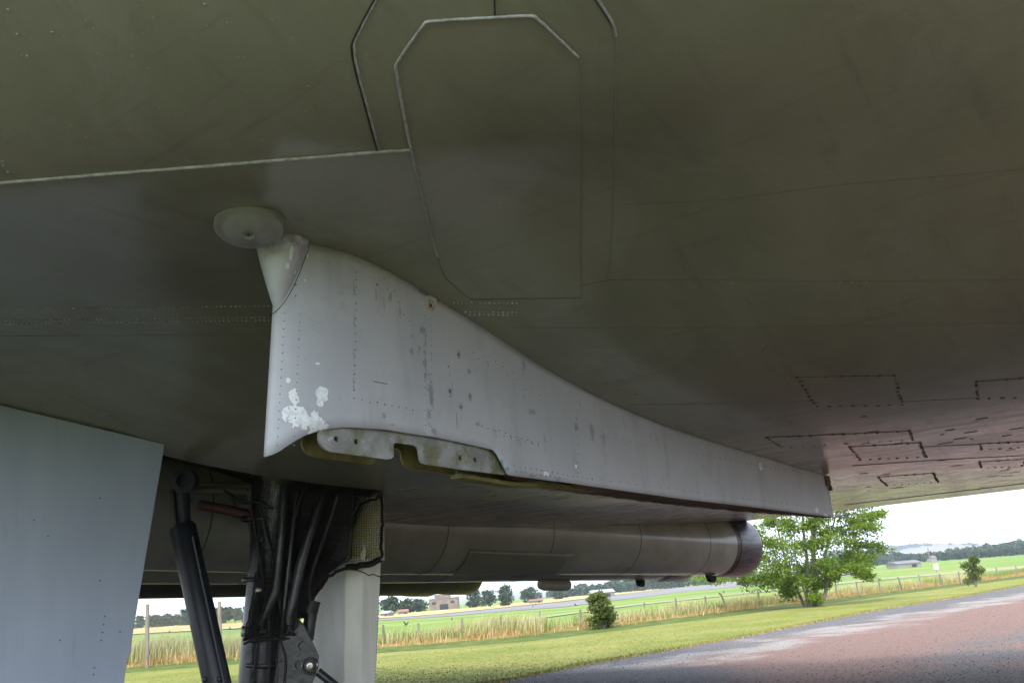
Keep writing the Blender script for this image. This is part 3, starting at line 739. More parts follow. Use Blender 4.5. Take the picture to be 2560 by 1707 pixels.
for k, (pts, r_, m_) in enumerate([([(628, 1260), (640, 1340), (655, 1420), (668, 1500), (676, 1600), (670, 1720)], .013, 0), ([(645, 1240), (668, 1330), (690, 1420), (700, 1520), (712, 1600)], .010, 0), ([(742, 1230), (730, 1340), (722, 1430), (738, 1500), (730, 1570)], .014, 0),
        ([(845, 1240), (820, 1320), (790, 1400), (770, 1470), (775, 1500)], .016, 0), ([(640, 1560), (640, 1640), (630, 1720)], .012, 0), ([(560, 1225), (610, 1260), (640, 1250), (680, 1270)], .014, 0), ([(700, 1600), (716, 1640), (712, 1700), (704, 1760)], .012, 0)]):
    bm = bmesh.new(); tube(bm, chaikin([tuple(gp(px, py, -.27)) for px, py in pts], 2), r_, 8); gpart('hose', bm, M_RUBBER)
for px, py, w_ in ((668, 1300, .25), (664, 1660, .222), (668, 1450, .228)):
    bm = bmesh.new(); lathe(bm, [(w_, -.02), (w_+.006, -.014), (w_+.006, .014), (w_, .02)], gp(px, py), adir, 28); gpart('clamp_band', bm, M_BLACK)
for px, py in ((648, 1474), (690, 1400), (650, 1350), (736, 1450), (700, 1650)):
    bm = bmesh.new(); c_ = gp(px, py, -.25); box(bm, c_, (.035, 0, 0), (0, .02, 0), (0, 0, .022)); bmesh.ops.bevel(bm, geom=bm.edges[:], offset=.005, segments=1, affect='EDGES'); gpart('pipe_clip', bm, M_STEEL if px in (648, 690) else M_BLACK)
# torque-link plate with lightening holes
tl = [(735, 1540), (758, 1560), (795, 1640), (790, 1675), (760, 1760), (690, 1760), (704, 1600)]
YT = YG - .27
O3 = at_depth(730, 1650, YT)
def tp(px, py): p = at_depth(px, py, YT); return (p.x-O3.x, p.z-O3.z)
bm = bmesh.new(); outline(bm, [tp(*q) for q in tl], [circ(tp(758, 1614), .045, 18), circ(tp(747, 1662), .036, 18)], Vector((0, .05, 0)), O3)
gpart('torque_link', bm, M_BLACK)
bm = bmesh.new(); outline(bm, [tp(*q) for q in [(740, 1585), (772, 1600), (780, 1640), (765, 1690), (715, 1690), (722, 1620)]], [], Vector((0, .02, 0)), O3 + Vector((0, .03, 0))); gpart('link_web', bm, M_BLACK)
bm = bmesh.new(); p = at_depth(776, 1663, YT); lathe(bm, [(.075, .0), (.075, -.03), (.066, -.04), (.06, -.04), (.05, -.028), (.0, -.028)], p, (0, 1, 0), 26); bmesh.ops.recalc_face_normals(bm, faces=bm.faces); gpart('pivot_bush', bm, M_BLACK)
bm = bmesh.new(); lathe(bm, [(.068, -.033), (.073, -.037), (.068, -.041)], p, (0, 1, 0), 26); lathe(bm, [(.030, -.02), (.030, -.075), (.016, -.077), (.014, -.06), (.0, -.06)], p + Vector((.012, 0, -.002)), (0, 1, 0), 18); bmesh.ops.recalc_face_normals(bm, faces=bm.faces); gpart('pivot_bolt', bm, M_STEEL)
bm = bmesh.new(); tube(bm, [at_depth(795, 1678, YT-.02), at_depth(845, 1718, YT-.02), at_depth(900, 1770, YT)], .038, 12); gpart('link_rod', bm, M_BLACK)
# bogie below the frame: beam, axles and eight wheels
bdir = Vector((AN.x, AN.y, 0)); side = Vector((-AN.y, AN.x, 0))
bm = bmesh.new(); tube(bm, [ground_leg - bdir*.62, ground_leg, ground_leg + bdir*.62], .12, 14); gpart('bogie_beam', bm, M_BLACK)
for i in (-1, 1):
    bm = bmesh.new(); c0 = ground_leg + bdir*.6*i; tube(bm, [c0 - side*.62, c0 + side*.62], .06, 12); gpart('axle', bm, M_STEEL)
    for k in (-.52, -.22, .22, .52):
        bm = bmesh.new(); c1 = Vector((c0.x, c0.y, .42)) + side*k
        lathe(bm, [(.2, -.09), (.34, -.11), (.40, -.085), (.42, -.04), (.42, .04), (.40, .085), (.34, .11), (.2, .09), (.2, -.09)], c1, side, 28); bmesh.ops.recalc_face_normals(bm, faces=bm.faces)
        wh = gpart('wheel', bm, M_RUBBER)
bm = bmesh.new(); c0 = ground_leg; tube(bm, [c0, Vector((c0.x, c0.y, .42))], .1, 10); gpart('bogie_pivot', bm, M_BLACK)

# side strut
st = empty('drag_strut'); st.parent = plane
YS = 8.75
def sp_(px, py, dy=0.0): return at_depth(px, py, YS+dy)
bm = bmesh.new(); s0, s1 = sp_(455, 1310), sp_(548, 1730); tube(bm, [s0, s0+(s1-s0)*.02, s1, s1+(s1-s0)*.6], [.10, .118, .118, .11], 24); o = obj('strut_tube', bm, M_STRUT, st); smooth(o, 45)
bm = bmesh.new(); tube(bm, [sp_(452, 1215), sp_(458, 1318)], .072, 18); o = obj('strut_rod', bm, M_STRUT, st); smooth(o, 45)
bm = bmesh.new(); lathe(bm, [(.11, -.06), (.11, .06), (.06, .065), (.05, .03), (0, .03)], sp_(463, 1203, -.03), (0, -1, 0), 22); bmesh.ops.recalc_face_normals(bm, faces=bm.faces); o = obj('pivot_lug', bm, M_STRUT, st); smooth(o, 40)
bm = bmesh.new(); tube(bm, [sp_(428, 1225, -.08), sp_(432, 1290, -.08), sp_(438, 1320, -.08)], .028, 10); o = obj('lock_pin', bm, M_RAIL, st); smooth(o)
bm = bmesh.new(); tube(bm, [sp_(482, 1340, -.11), sp_(560, 1707, -.11), sp_(575, 1790, -.11)], .012, 8); obj('strut_pipe', bm, M_STRUT, st)
for px, py in ((513, 1697), (548, 1697)):
    bm = bmesh.new(); dome(bm, sp_(px, py, -.11), (0, -1, 0), .025, .02, 10); obj('bolt', bm, M_STRUT, st)

# cream rear door behind the leg: a folded channel
YC = 9.6
cd = [(786, 1395, .30), (865, 1392, -.02), (906, 1392, -.02), (957, 1388, .12)]
bm = bmesh.new(); tops = []; bots = []
top_px = [(786, 1240, .35), (868, 1240, -.02), (910, 1240, -.02), (957, 1232, .12)]
bot_px = [(772, 1860, .35), (860, 1860, -.02), (898, 1860, -.02), (930, 1860, .12)]
def cdp(q): return at_depth(q[0], q[1], YC+q[2])
for a, c in zip(top_px, bot_px):
    tops.append(bm.verts.new(cdp(a))); bots.append(bm.verts.new(cdp(c)))
for i in range(3): bm.faces.new((tops[i], tops[i+1], bots[i+1], bots[i]))
cdoor = obj('cream_gear_door', bm, M_CREAM, plane, label='cream painted rear gear door')
cdoor.modifiers.new('sheet', 'SOLIDIFY').thickness = .018
bv = cdoor.modifiers.new('edge', 'BEVEL'); bv.width = .006; bv.segments = 2
bm = bmesh.new()
for f0, f1, x in ((.15, .95, 914), (.15, .95, 950)):
    for k in range(34):
        f = k/33; a = top_px[2] if x < 930 else top_px[3]
        py = 1420 + 290*f; px = (909 - 8*f) if x < 930 else (953 - 16*f); dy = -.005 if x < 930 else .10
        p = at_depth(px, py, YC+dy-.012); dome(bm, p, (0, -1, 0), .006, .004, 5)
obj('door_rivets', bm, M_RAIL, cdoor, kind='stuff')
bm = bmesh.new(); a, c = at_depth(955, 1236, YC+.05), at_depth(957, 1400, YC+.05); tube(bm, [a, c], .02, 6); obj('yellow_edge', bm, M_YELLOW, cdoor)
bm = bmesh.new(); p0, p1, p2, p3 = [at_depth(*q, YC-.06) for q in ((868, 1242), (950, 1240), (949, 1392), (868, 1392))]
vs = [bm.verts.new(p) for p in (p0, p1, p2, p3)]; bm.faces.new(vs); r = bmesh.ops.extrude_face_region(bm, geom=bm.faces[:]); bmesh.ops.translate(bm, verts=[g for g in r['geom'] if isinstance(g, bmesh.types.BMVert)], vec=(0, .03, 0)); bmesh.ops.recalc_face_normals(bm, faces=bm.faces)
obj('primer_panel', bm, M_YELLOW, cdoor)

# ------------------------------------------------------------------ engines, belly, far wing
NE = Vector((3.76, 17.86))                    # port outer nozzle lip, plan
def nac_pt(b_in, a, zc): q = NE + BN*b_in - AN*a; return Vector((q.x, q.y, zc))
SL = .053
def engine(name, b_in, end_px, fore_px, r, length, front_r, skin_m=None):
    """end_px, fore_px: where the underline of the pipe shows at its tail and further forward; sets its height and slope"""
    root = empty(name); root.parent = plane
    q0 = NE + BN*b_in
    ze = at_depth(end_px[0], end_px[1], q0.y-.3).z + r
    tn = ray(*fore_px); k = tn.x/tn.y; a_f = (q0.x - k*q0.y)/(AN.x - k*AN.y); yf_ = q0.y - AN.y*a_f
    zf = at_depth(fore_px[0], fore_px[1], yf_).z + front_r
    ax = Vector((AN.x, AN.y, -(zf-ze)/a_f)).normalized()
    end = Vector((q0.x, q0.y, ze))
    def ring(a, rr): return end - ax*a, rr
    bm = bmesh.new(); prof = []
    for i in range(25):
        a = .70 + (length-.70)*i/24; rr = r*.97 + (front_r-r*.97)*smooth01((a-.36)/(length*.7)); prof.append((rr, -a))
    lathe(bm, prof, end, ax, 56); bmesh.ops.recalc_face_normals(bm, faces=bm.faces)
    o = obj('nacelle', bm, skin_m or M_NAC, root); smooth(o)
    bm = bmesh.new(); lathe(bm, [(r*.972, -.80), (r*.985, -.72), (r*1.0, -.60), (r*1.0, -.30), (r*.99, -.08), (r*.955, .0), (r*.93, .005), (r*.92, -.05), (r*.90, -.4), (r*.86, -1.2)], end, ax, 56); bmesh.ops.recalc_face_normals(bm, faces=bm.faces)
    nz = obj('nozzle', bm, M_NOZ, root); smooth(nz, 50)
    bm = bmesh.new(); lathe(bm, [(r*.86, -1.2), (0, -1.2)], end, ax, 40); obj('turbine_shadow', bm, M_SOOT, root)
    bm = bmesh.new()
    for a in (.70, .03):
        bm = bmesh.new(); lathe(bm, [(r*1.0+.001, -a-.006), (r*1.0+.006, -a), (r*1.0+.001, -a+.006)], end, ax, 56); obj('nozzle_ring', bm, M_SOOT, nz)
    aa = 1.1
    aa = 1.6
    while aa < length-.5:
        bm = bmesh.new()
        rr = r*.97 + (front_r-r*.97)*smooth01((aa-.36)/(length*.7)); lathe(bm, [(rr-.001, -aa-.008), (rr+.004, -aa), (rr-.001, -aa+.008)], end, ax, 56); aa += random.uniform(1.3, 2.0)
        obj('nacelle_joint', bm, M_GAP, root)
    return root, end, ax
e1, e1end, axn = engine('jet_pipe', 0, (1800, 1447), (1000, 1438), .53, 13.5, .62)
e2, e2end, _ = engine('jet_pipe', 1.32, (1640, 1459), (1000, 1462), .53, 14, .62)
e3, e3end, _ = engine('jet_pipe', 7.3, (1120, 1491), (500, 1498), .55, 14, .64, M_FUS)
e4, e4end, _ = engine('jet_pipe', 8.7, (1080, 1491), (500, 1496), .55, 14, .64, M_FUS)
# patch plate, drain masts and small fairings under the near nacelle
def under(end, a, ang, r): # point on nacelle surface; ang from straight down towards outboard
    c0 = end - axn*a; dn = Vector((0, 0, -1)); outb = Vector((-BN.x, -BN.y, 0)); d = dn*math.cos(ang) + outb*math.sin(ang); return c0 + d*r, d
bm = bmesh.new(); rows = []
for i in range(13):
    a = 5.0 + 2.0*i/12; rr = .53*.97 + (.62-.53*.97)*smooth01((a-.36)/(13.5*.7)) + .012
    rows.append([bm.verts.new(under(e1end, a, .25 + .75*k/10, rr)[0]) for k in range(11)])
for a, c in zip(rows[:-1], rows[1:]):
    for k in range(10): bm.faces.new((a[k], a[k+1], c[k+1], c[k]))
bmesh.ops.recalc_face_normals(bm, faces=bm.faces); o = obj('repair_patch', bm, M_PATCH, e1); o.modifiers.new('sheet', 'SOLIDIFY').thickness = .02; smooth(o, 40)
for a, ln in ((1.05, .3),):
    bm = bmesh.new(); p, d = under(e1end, a, .1, .53); tube(bm, [p - axn*ln/2, p - axn*ln*.2 + d*.04, p + axn*ln*.2 + d*.05, p + axn*ln/2], [.01, .06, .06, .01], 12); o = obj('drain_fairing', bm, M_SOOT, e1); smooth(o)
for a, ln in ((1.3, .25),):
    bm = bmesh.new(); p, d = under(e2end, a, .05, .53); tube(bm, [p - axn*ln/2, p - axn*ln*.2 + d*.04, p + axn*ln*.2 + d*.05, p + axn*ln/2], [.01, .06, .06, .01], 12); o = obj('drain_fairing', bm, M_SOOT, e2); smooth(o)
# small pod hanging beneath the inner pipe
bm = bmesh.new(); pc = at_depth(1386, 1461, 16.2); tube(bm, [pc - axn*.36, pc - axn*.33, pc - axn*.24, pc + axn*.30, pc + axn*.33], [.04, .075, .095, .095, .08], 20); pod = obj('pod', bm, plain('pod_paint', (.30, .29, .28), .4, c2=(.42, .38, .31), nscale=5), plane); smooth(pod, 50)
bm = bmesh.new(); box(bm, pc + Vector((0, 0, .14)), axn*.16, Vector((.03, -.03, 0)), Vector((0, 0, .10))); obj('pod_strut', bm, M_NAC, pod)
# belly between the engine pairs, and underside filler between neighbouring pipes
def hull(name, b0, b1, a0, a1, zbot_end, hgt, mat, rnd=.35):
    bm = bmesh.new(); rows = []
    for i in range(25):
        a = a0 + (a1-a0)*i/24; row = []
        for k in range(24):
            th = 2*math.pi*k/24; cx, cz = math.cos(th), math.sin(th); e = .55
            x = math.copysign(abs(cx)**e, cx); z = math.copysign(abs(cz)**e, cz)
            q = NE + BN*((b0+b1)/2 + x*(b1-b0)/2) - AN*a
            row.append(bm.verts.new((q.x, q.y, zbot_end + SL*a + hgt/2 + z*hgt/2)))
        rows.append(row)
    for a, c in zip(rows[:-1], rows[1:]):
        for k in range(24): bm.faces.new((a[k], a[(k+1) % 24], c[(k+1) % 24], c[k]))
    bm.faces.new(rows[0]); bm.faces.new(rows[-1][::-1]); bmesh.ops.recalc_face_normals(bm, faces=bm.faces)
    o = obj(name, bm, mat, plane); smooth(o, 50); return o
hull('fuselage', 2.4, 6.2, -2.0, 20, EYE+.85, 3.0, M_FUS)
hull('engine_cowl', .1, 1.3, .5, 14, EYE+.50, 1.3, M_NAC)
hull('engine_cowl', 7.3, 8.7, .5, 14, EYE+.75, 1.3, M_NAC)
# far wing
bm = bmesh.new(); fw = []
for b_in, a0, a1 in ((5.8, .6, 15), (9, .6, 12), (18, .6, 3.5)):
    for a, dz in ((a0, 0), ((a0+a1)/2, -.02), (a1, .25)):
        q = NE + BN*b_in - AN*a; fw.append((q.x, q.y, EYE+1.35+dz+.05*(b_in-5.8)))
v = [bm.verts.new(q) for q in fw]; w_ = [bm.verts.new((q[0], q[1], q[2] + (.05 if i % 3 != 1 else .9))) for i, q in enumerate(fw)]
for i in (0, 1):
    for k in (0, 1):
        j = i*3+k; bm.faces.new((v[j], v[j+1], v[j+4], v[j+3])); bm.faces.new((w_[j], w_[j+3], w_[j+4], w_[j+1]))
    for k in (0, 2):
        j = i*3+k; bm.faces.new((v[j], v[j+3], w_[j+3], w_[j]))
bmesh.ops.recalc_face_normals(bm, faces=bm.faces); obj('far_wing', bm, M_FUS, plane)

# ------------------------------------------------------------------ bird netting draped over the leg (a thing of its own)
def grid_net(bm, left, righ, rows, cols, depth, jag=.004, fold=.03):
    """left/right: pixel polylines by row; strands are real thin bars"""
    def samp(pl, f):
        x = f*(len(pl)-1); i = min(int(x), len(pl)-2); t = x-i
        return tuple(pl[i][k]+(pl[i+1][k]-pl[i][k])*t for k in range(len(pl[0])))
    G = []
    for r in range(rows+1):
        a, c = samp(left, r/rows), samp(righ, r/rows); row = []
        for k in range(cols+1):
            f = k/cols; px, py, dy = (a[j]+(c[j]-a[j])*f for j in range(3))
            p = at_depth(px, py, YG + depth + dy + fold*math.sin(9*f + 5*r/rows))
            row.append(p + Vector((random.gauss(0, jag), random.gauss(0, jag), random.gauss(0, jag))))
        G.append(row)
    w = .0017
    def bar(p, q):
        d = (q-p)
        if d.length < 1e-4: return
        n = Vector((0, -1, 0)); s = d.cross(n).normalized()*w
        t = Vector((0, -w, 0))
        vs = [bm.verts.new(p+s), bm.verts.new(p-s), bm.verts.new(p+t*1.6), bm.verts.new(q+s), bm.verts.new(q-s), bm.verts.new(q+t*1.6)]
        bm.faces.new((vs[0], vs[2], vs[5], vs[3])); bm.faces.new((vs[2], vs[1], vs[4], vs[5])); bm.faces.new((vs[1], vs[0], vs[3], vs[4]))
    for r in range(rows+1):
        for k in range(cols+1):
            if k < cols: bar(G[r][k], G[r][k+1])
            if r < rows: bar(G[r][k], G[r+1][k])
net = empty('bird_net', (0, 0, 0), label='black bird netting draped over the main landing gear leg', category='net')
bm = bmesh.new()
L1 = [(640, 1200, -.3), (618, 1300, -.3), (640, 1400, -.3), (632, 1480, -.3), (622, 1540, -.3), (612, 1596, -.3)]
R1 = [(940, 1222, -.25), (880, 1330, -.25), (868, 1400, -.2), (800, 1450, -.25), (768, 1520, -.3), (735, 1585, -.3)]
grid_net(bm, L1, R1, 62, 44, 0)
grid_net(bm, [(q[0]+6, q[1]-4, q[2]+.06) for q in L1], [(q[0]-8, q[1]+3, q[2]+.06) for q in R1], 70, 50, 0)
grid_net(bm, [(q[0]+2, q[1]+4, q[2]+.11) for q in L1], [(q[0]-3, q[1]-3, q[2]+.11) for q in R1], 66, 54, 0)
obj('netting', bm, M_NET, net)
bm = bmesh.new()
grid_net(bm, [(862, 1246, 0), (860, 1320, 0), (862, 1412, 0)], [(955, 1236, .02), (954, 1320, .02), (952, 1398, .02)], 26, 15, .12, .003, .008)
obj('netting', bm, M_NET, net)
bm = bmesh.new()                           # gathered edges and hanging threads
def cord(pts, r, y=-.3): tube(bm, [at_depth(q[0], q[1], YG+y) + Vector((random.gauss(0, .006), random.gauss(0, .006), random.gauss(0, .006))) for q in resample(pts, 10)], r, 6)
cord([(954, 1236), (955, 1320), (953, 1396)], .016, .10); cord([(953, 1396), (915, 1412), (866, 1418)], .03, .08); cord([(866, 1418), (820, 1440), (780, 1500), (770, 1530)], .016, -.1)
cord([(612, 1596), (650, 1592), (700, 1588), (736, 1582)], .014); cord([(612, 1606), (660, 1600), (720, 1594)], .010); cord([(640, 1430), (625, 1530), (610, 1600)], .008)
cord([(866, 1418), (900, 1428), (956, 1442)], .006, .05); cord([(955, 1236), (900, 1262), (880, 1320), (866, 1400)], .014, .08)
obj('gathered_edge', bm, M_NET, net)
bm = bmesh.new()
for k in range(900):                        # bunched, overlapping mesh where the net is folded
    f = random.random(); x0 = 640+f*230; y0 = random.uniform(1225, 1430-40*abs(f-.3)); a = random.gauss(0, .6)
    p = at_depth(x0, y0, YG-.22 + random.uniform(0, .12)); q = p + Vector((math.cos(a)*.10, random.gauss(0, .01), math.sin(a)*.10))
    if f > .8 and y0 > 1330: continue
    tube(bm, [p, (p+q)/2 + Vector((0, 0, -.008)), q], .0022, 3, cap=False)
obj('net_folds', bm, M_NET, net, kind='stuff')
bm = bmesh.new(); outline(bm, [(-.02, -.07), (.01, -.08), (.03, -.01), (.025, .03), (.008, .075), (-.005, .02), (-.035, -.01)], [], Vector((0, .003, 0)), at_depth(908, 1380, YG+.11))
tag_o = obj('paper_scrap', bm, plain('pale_scrap', (.5, .5, .36), .6), None, label='torn pale scrap caught in the netting by the cream gear door', category='scrap')

# ------------------------------------------------------------------ ground
FX = [-400, -120, -60, -20, 0, 20, 43, 80, 160, 420]
def band(bm, near, far, nx=60, ny=10, off=0.0, x0=0, x1=1):
    """sheet between two plan polylines, laid on the terrain"""
    def samp(pl, f):
        L = [0]
        for a, c in zip(pl[:-1], pl[1:]): L.append(L[-1] + (Vector(c)-Vector(a)).length)
        d = f*L[-1]
        for i in range(len(pl)-1):
            if d <= L[i+1] or i == len(pl)-2:
                t = (d-L[i])/max(1e-6, L[i+1]-L[i]); return Vector(pl[i]).lerp(Vector(pl[i+1]), t)
    G = []
    for i in range(nx+1):
        a, c = samp(near, i/nx), samp(far, i/nx); row = []
        for j in range(ny+1):
            p = a.lerp(c, j/ny); row.append(bm.verts.new((p.x, p.y, ground_z(p.x, p.y)+off)))
        G.append(row)
    for a, c in zip(G[:-1], G[1:]):
        for j in range(ny): bm.faces.new((a[j], c[j], c[j+1], a[j+1]))
    bmesh.ops.recalc_face_normals(bm, faces=bm.faces)
    if sum(f.normal.z for f in bm.faces) < 0: bmesh.ops.reverse_faces(bm, faces=bm.faces)
    return bm
# base terrain to the horizon: polar sheet
b = MB('meadow_grass')
c = b.mix(b.ramp(b.noise(.05, 4, .6), .35, .65), (.105, .20, .022), (.15, .235, .03))
c = b.mix(b.ramp(b.noise(.02, 3, .5, (.35, 1.8, 1)), .46, .62, 0, .75), c, (.24, .245, .06))
c = b.mix(b.ramp(b.noise(1.3, 4, .7), .45, .75, 0, .45), c, (.075, .145, .02))
b.base(c); b.set(Roughness=.85); b.p.inputs['Specular IOR Level'].default_value = .15; b.bump(b.noise(3, 5, .7), .5, .15); M_MEADOW = b.m
bm = bmesh.new(); rr = [0, 8, 16, 24, 32, 40, 48, 56, 66, 78, 92, 110, 135, 165, 200, 240, 290, 350, 430, 540, 700, 950, 1400, 2200, 3600, 6500]; NA = 144; rings = []
for r in rr:
    rings.append([bm.verts.new((r*math.sin(2*math.pi*k/NA), r*math.cos(2*math.pi*k/NA), (ground_z(r*math.sin(2*math.pi*k/NA), r*math.cos(2*math.pi*k/NA)) if r < 3000 else 30) if math.cos(2*math.pi*k/NA) > .3 else 0)) for k in range(NA)] if r else [bm.verts.new((0, 0, 0))])
for k in range(NA): bm.faces.new((rings[0][0], rings[1][(k+1) % NA], rings[1][k]))
for a, c in zip(rings[1:-1], rings[2:]):
    for k in range(NA): bm.faces.new((a[k], a[(k+1) % NA], c[(k+1) % NA], c[k]))
bmesh.ops.recalc_face_normals(bm, faces=bm.faces)
ter = obj('meadow', bm, M_MEADOW, kind='structure')
if ter.data.polygons[200].normal.z < 0: ter.data.flip_normals()
# hardstanding
def edge_y(x):                              # lawn starts beyond this line
    pts = [(-200, 24), (-30, 19.5), (-6, 19.2), (-.8, 21.1), (.8, 24.0), (2.7, 26.1), (5.8, 29.8), (9.2, 34.7), (14.4, 42), (20, 48), (31.8, 63), (60, 98), (140, 190)]
    for a, c in zip(pts[:-1], pts[1:]):
        if x <= c[0]: return a[1]+(c[1]-a[1])*(x-a[0])/(c[0]-a[0])
    return pts[-1][1]
b = MB('gravel_hardstanding')
xyz = b.n('ShaderNodeSeparateXYZ'); b.l(b.coord(), xyz.inputs[0]); X, Y = xyz.outputs[0], xyz.outputs[1]
d_ = b.math('SUBTRACT', b.math('MULTIPLY', X, .80), b.math('MULTIPLY', Y, .60))       # distance in from the lawn edge (m), roughly
wob = b.math('MULTIPLY', b.math('SUBTRACT', b.noise(.30, 7, .75), .5), 9)
dd_ = b.math('ADD', b.math('ADD', d_, 14.2), b.math('SUBTRACT', wob, b.math('MULTIPLY', b.math('MAXIMUM', b.math('SUBTRACT', Y, 22), 0), .11)))
grain = b.noise(22, 7, .85); g2 = b.noise(140, 2, .6)
pink = b.mix(b.ramp(grain, .35, .68), (.165, .098, .078), (.275, .175, .142))
grey = b.mix(b.ramp(grain, .38, .66), (.085, .081, .079), (.20, .19, .18))
pale = b.mix(b.ramp(grain, .35, .65), (.24, .215, .19), (.38, .345, .31))
c = b.mix(b.math('MULTIPLY', b.ramp(dd_, 1.6, 3.6), b.ramp(X, 1.0, 3.0)), grey, pink)
c = b.mix(b.math('MULTIPLY', b.math('MULTIPLY', b.ramp(dd_, .9, 2.4), b.ramp(dd_, 4.6, 2.8)), b.ramp(b.noise(.5, 4, .6), .36, .56, .15, .95)), c, pale)
c = b.mix(b.math('MULTIPLY', b.ramp(b.noise(.22, 4, .6), .44, .60), b.ramp(dd_, 7.5, 10.5)), c, grey)
near_ = b.math('ADD', b.math('ADD', b.math('MULTIPLY', Y, -1), 22.8), b.math('ADD', b.math('MULTIPLY', X, -.45), b.math('MULTIPLY', wob, .25)))
asph = b.mix(b.ramp(grain, .38, .66), (.055, .056, .062), (.12, .12, .125))
c = b.mix(b.math('MULTIPLY', b.math('MULTIPLY', b.ramp(near_, -.6, 1.2), b.ramp(X, 4.6, 2.6)), b.math('MULTIPLY', b.ramp(Y, 15.5, 17.5), b.ramp(X, -5, -3))), c, asph)
c = b.mix(b.ramp(g2, .66, .76, 0, .45), c, (.08, .075, .075))
b.base(c); b.set(Roughness=.9); b.p.inputs['Specular IOR Level'].default_value = .2; b.bump(b.math('ADD', grain, g2), .7, .03); M_GRAVEL = b.m
xs = [-200, -60, -30, -14, -6, -3, -.8, .8, 2.7, 4.2, 5.8, 7.5, 9.2, 11.5, 14.4, 20, 31.8, 60, 140]
bm = bmesh.new(); band(bm, [(x, -1.2 if x < 2 else max(-16, -1.2-(x-2)*.9)) for x in xs], [(x, edge_y(x)) for x in xs], 140, 30, .004)
obj('hardstanding', bm, M_GRAVEL, kind='structure')
# lawn
b = MB('mown_lawn')
c = b.mix(b.ramp(b.noise(.25, 5, .65), .35, .65), (.185, .22, .03), (.30, .285, .07))
c = b.mix(b.ramp(b.noise(1.4, 4, .65, (1, .35, 1)), .50, .70, 0, .6), c, (.28, .255, .08))
c = b.mix(b.ramp(b.noise(4.5, 6, .8, (1, .5, 1)), .42, .66, 0, .65), c, (.125, .155, .028))
c = b.mix(b.ramp(b.noise(2.4, 6, .8, (.6, 1, 1)), .55, .72, 0, .6), c, (.32, .28, .11))
b.base(c); b.set(Roughness=.85); b.p.inputs['Specular IOR Level'].default_value = .15; b.bump(b.noise(14, 6, .8), 1.0, .08); M_LAWN = b.m
xs2 = [-120, -60, -30, -20, -10, -4, 0, 3, 6, 10, 15, 20, 32, 60, 110]
def lawn_far(x): return fence_y(x) - 1.2
bm = bmesh.new(); band(bm, [(x, edge_y(x)-.15) for x in xs2], [(x, max(edge_y(x)+.3, lawn_far(x)-3.4)) for x in xs2], 160, 8, .012)
obj('lawn', bm, M_LAWN, kind='structure')
# rough verge with a shallow bank towards the fence
b = MB('verge')
c = b.mix(b.ramp(b.noise(.9, 5, .65, (.5, 1, 1)), .38, .62), (.17, .16, .04), (.36, .24, .095))
c = b.mix(b.ramp(b.noise(12, 4, .7), .45, .7, 0, .5), c, (.10, .12, .025))
b.base(c); b.set(Roughness=.9); b.p.inputs['Specular IOR Level'].default_value = .1; b.bump(b.noise(16, 5, .75), .8, .08); M_VERGE = b.m
bm = bmesh.new(); G = []; M_DITCH_SHADE = plain('ditch_shade_grass', (.055, .088, .016), .9, c2=(.11, .13, .03), nscale=1.2, bump=.8, bscale=14, spec=.1)  # near half of the verge darker green: ditch shading put into the colour
for i in range(201):
    x = -120 + 230*i/200; y0 = max(edge_y(x)+.3, lawn_far(x)-3.4); y1 = fence_y(x)+1.5; row = []
    for j in range(9):
        f = j/8; y = y0 + (y1-y0)*f; z = .02 + .05*math.sin(math.pi*f) + .16*smooth01((f-.40)/.25)*(1-smooth01((f-.85)/.15)) + mnoise.noise((x*.6, y*.6, 0))*.03*(1 if 0 < j < 8 else 0)
        row.append(bm.verts.new((x, y, max(z, .016))))
    G.append(row)
for a, c in zip(G[:-1], G[1:]):
    for j in range(8): bm.faces.new((a[j], c[j], c[j+1], a[j+1])).material_index = 1 if j < 4 else 0
bmesh.ops.recalc_face_normals(bm, faces=bm.faces); o = obj('verge', bm, M_VERGE, kind='structure'); o.data.materials.append(M_DITCH_SHADE); smooth(o)
# the runway and the ripe barley beyond it: laid where they cross the terrain
def gl(pts): return [tuple(at_ground(*q)[:2]) for q in pts]
M_RUN = plain('old_runway', (.125, .118, .115), .9, c2=(.17, .16, .155), nscale=.12, stretch=(1, .3, 1))
M_BARLEY = plain('ripe_barley', (.33, .24, .065), .9, c2=(.42, .32, .11), nscale=.08, bump=.6, bscale=1.5)
bm = bmesh.new(); band(bm, gl([(900, 1553), (1200, 1533), (1400, 1518), (1700, 1480), (2000, 1452), (2150, 1438)]), gl([(900, 1549), (1200, 1525), (1400, 1505), (1700, 1468), (2000, 1441), (2150, 1430)]), 60, 4, .05)
obj('runway', bm, M_RUN, kind='structure')
bm = bmesh.new(); band(bm, gl([(200, 1598), (340, 1585), (640, 1570), (900, 1549), (1200, 1525), (1400, 1504), (1700, 1467), (2000, 1440)]), gl([(200, 1581), (340, 1569), (640, 1556), (900, 1541), (1200, 1518), (1400, 1494), (1700, 1461), (2000, 1436)]), 60, 4, .12)
obj('barley_field', bm, M_BARLEY, kind='structure')
M_TRACK = plain('dry_track', (.25, .22, .12), .9, c2=(.19, .20, .08), nscale=.2)
bm = bmesh.new(); band(bm, gl([(1250, 1560), (1600, 1512), (2000, 1470), (2300, 1441), (2560, 1422)]), gl([(1250, 1556), (1600, 1508), (2000, 1466), (2300, 1436), (2560, 1414)]), 40, 3, .06)
obj('dry_track', bm, M_TRACK, kind='structure')

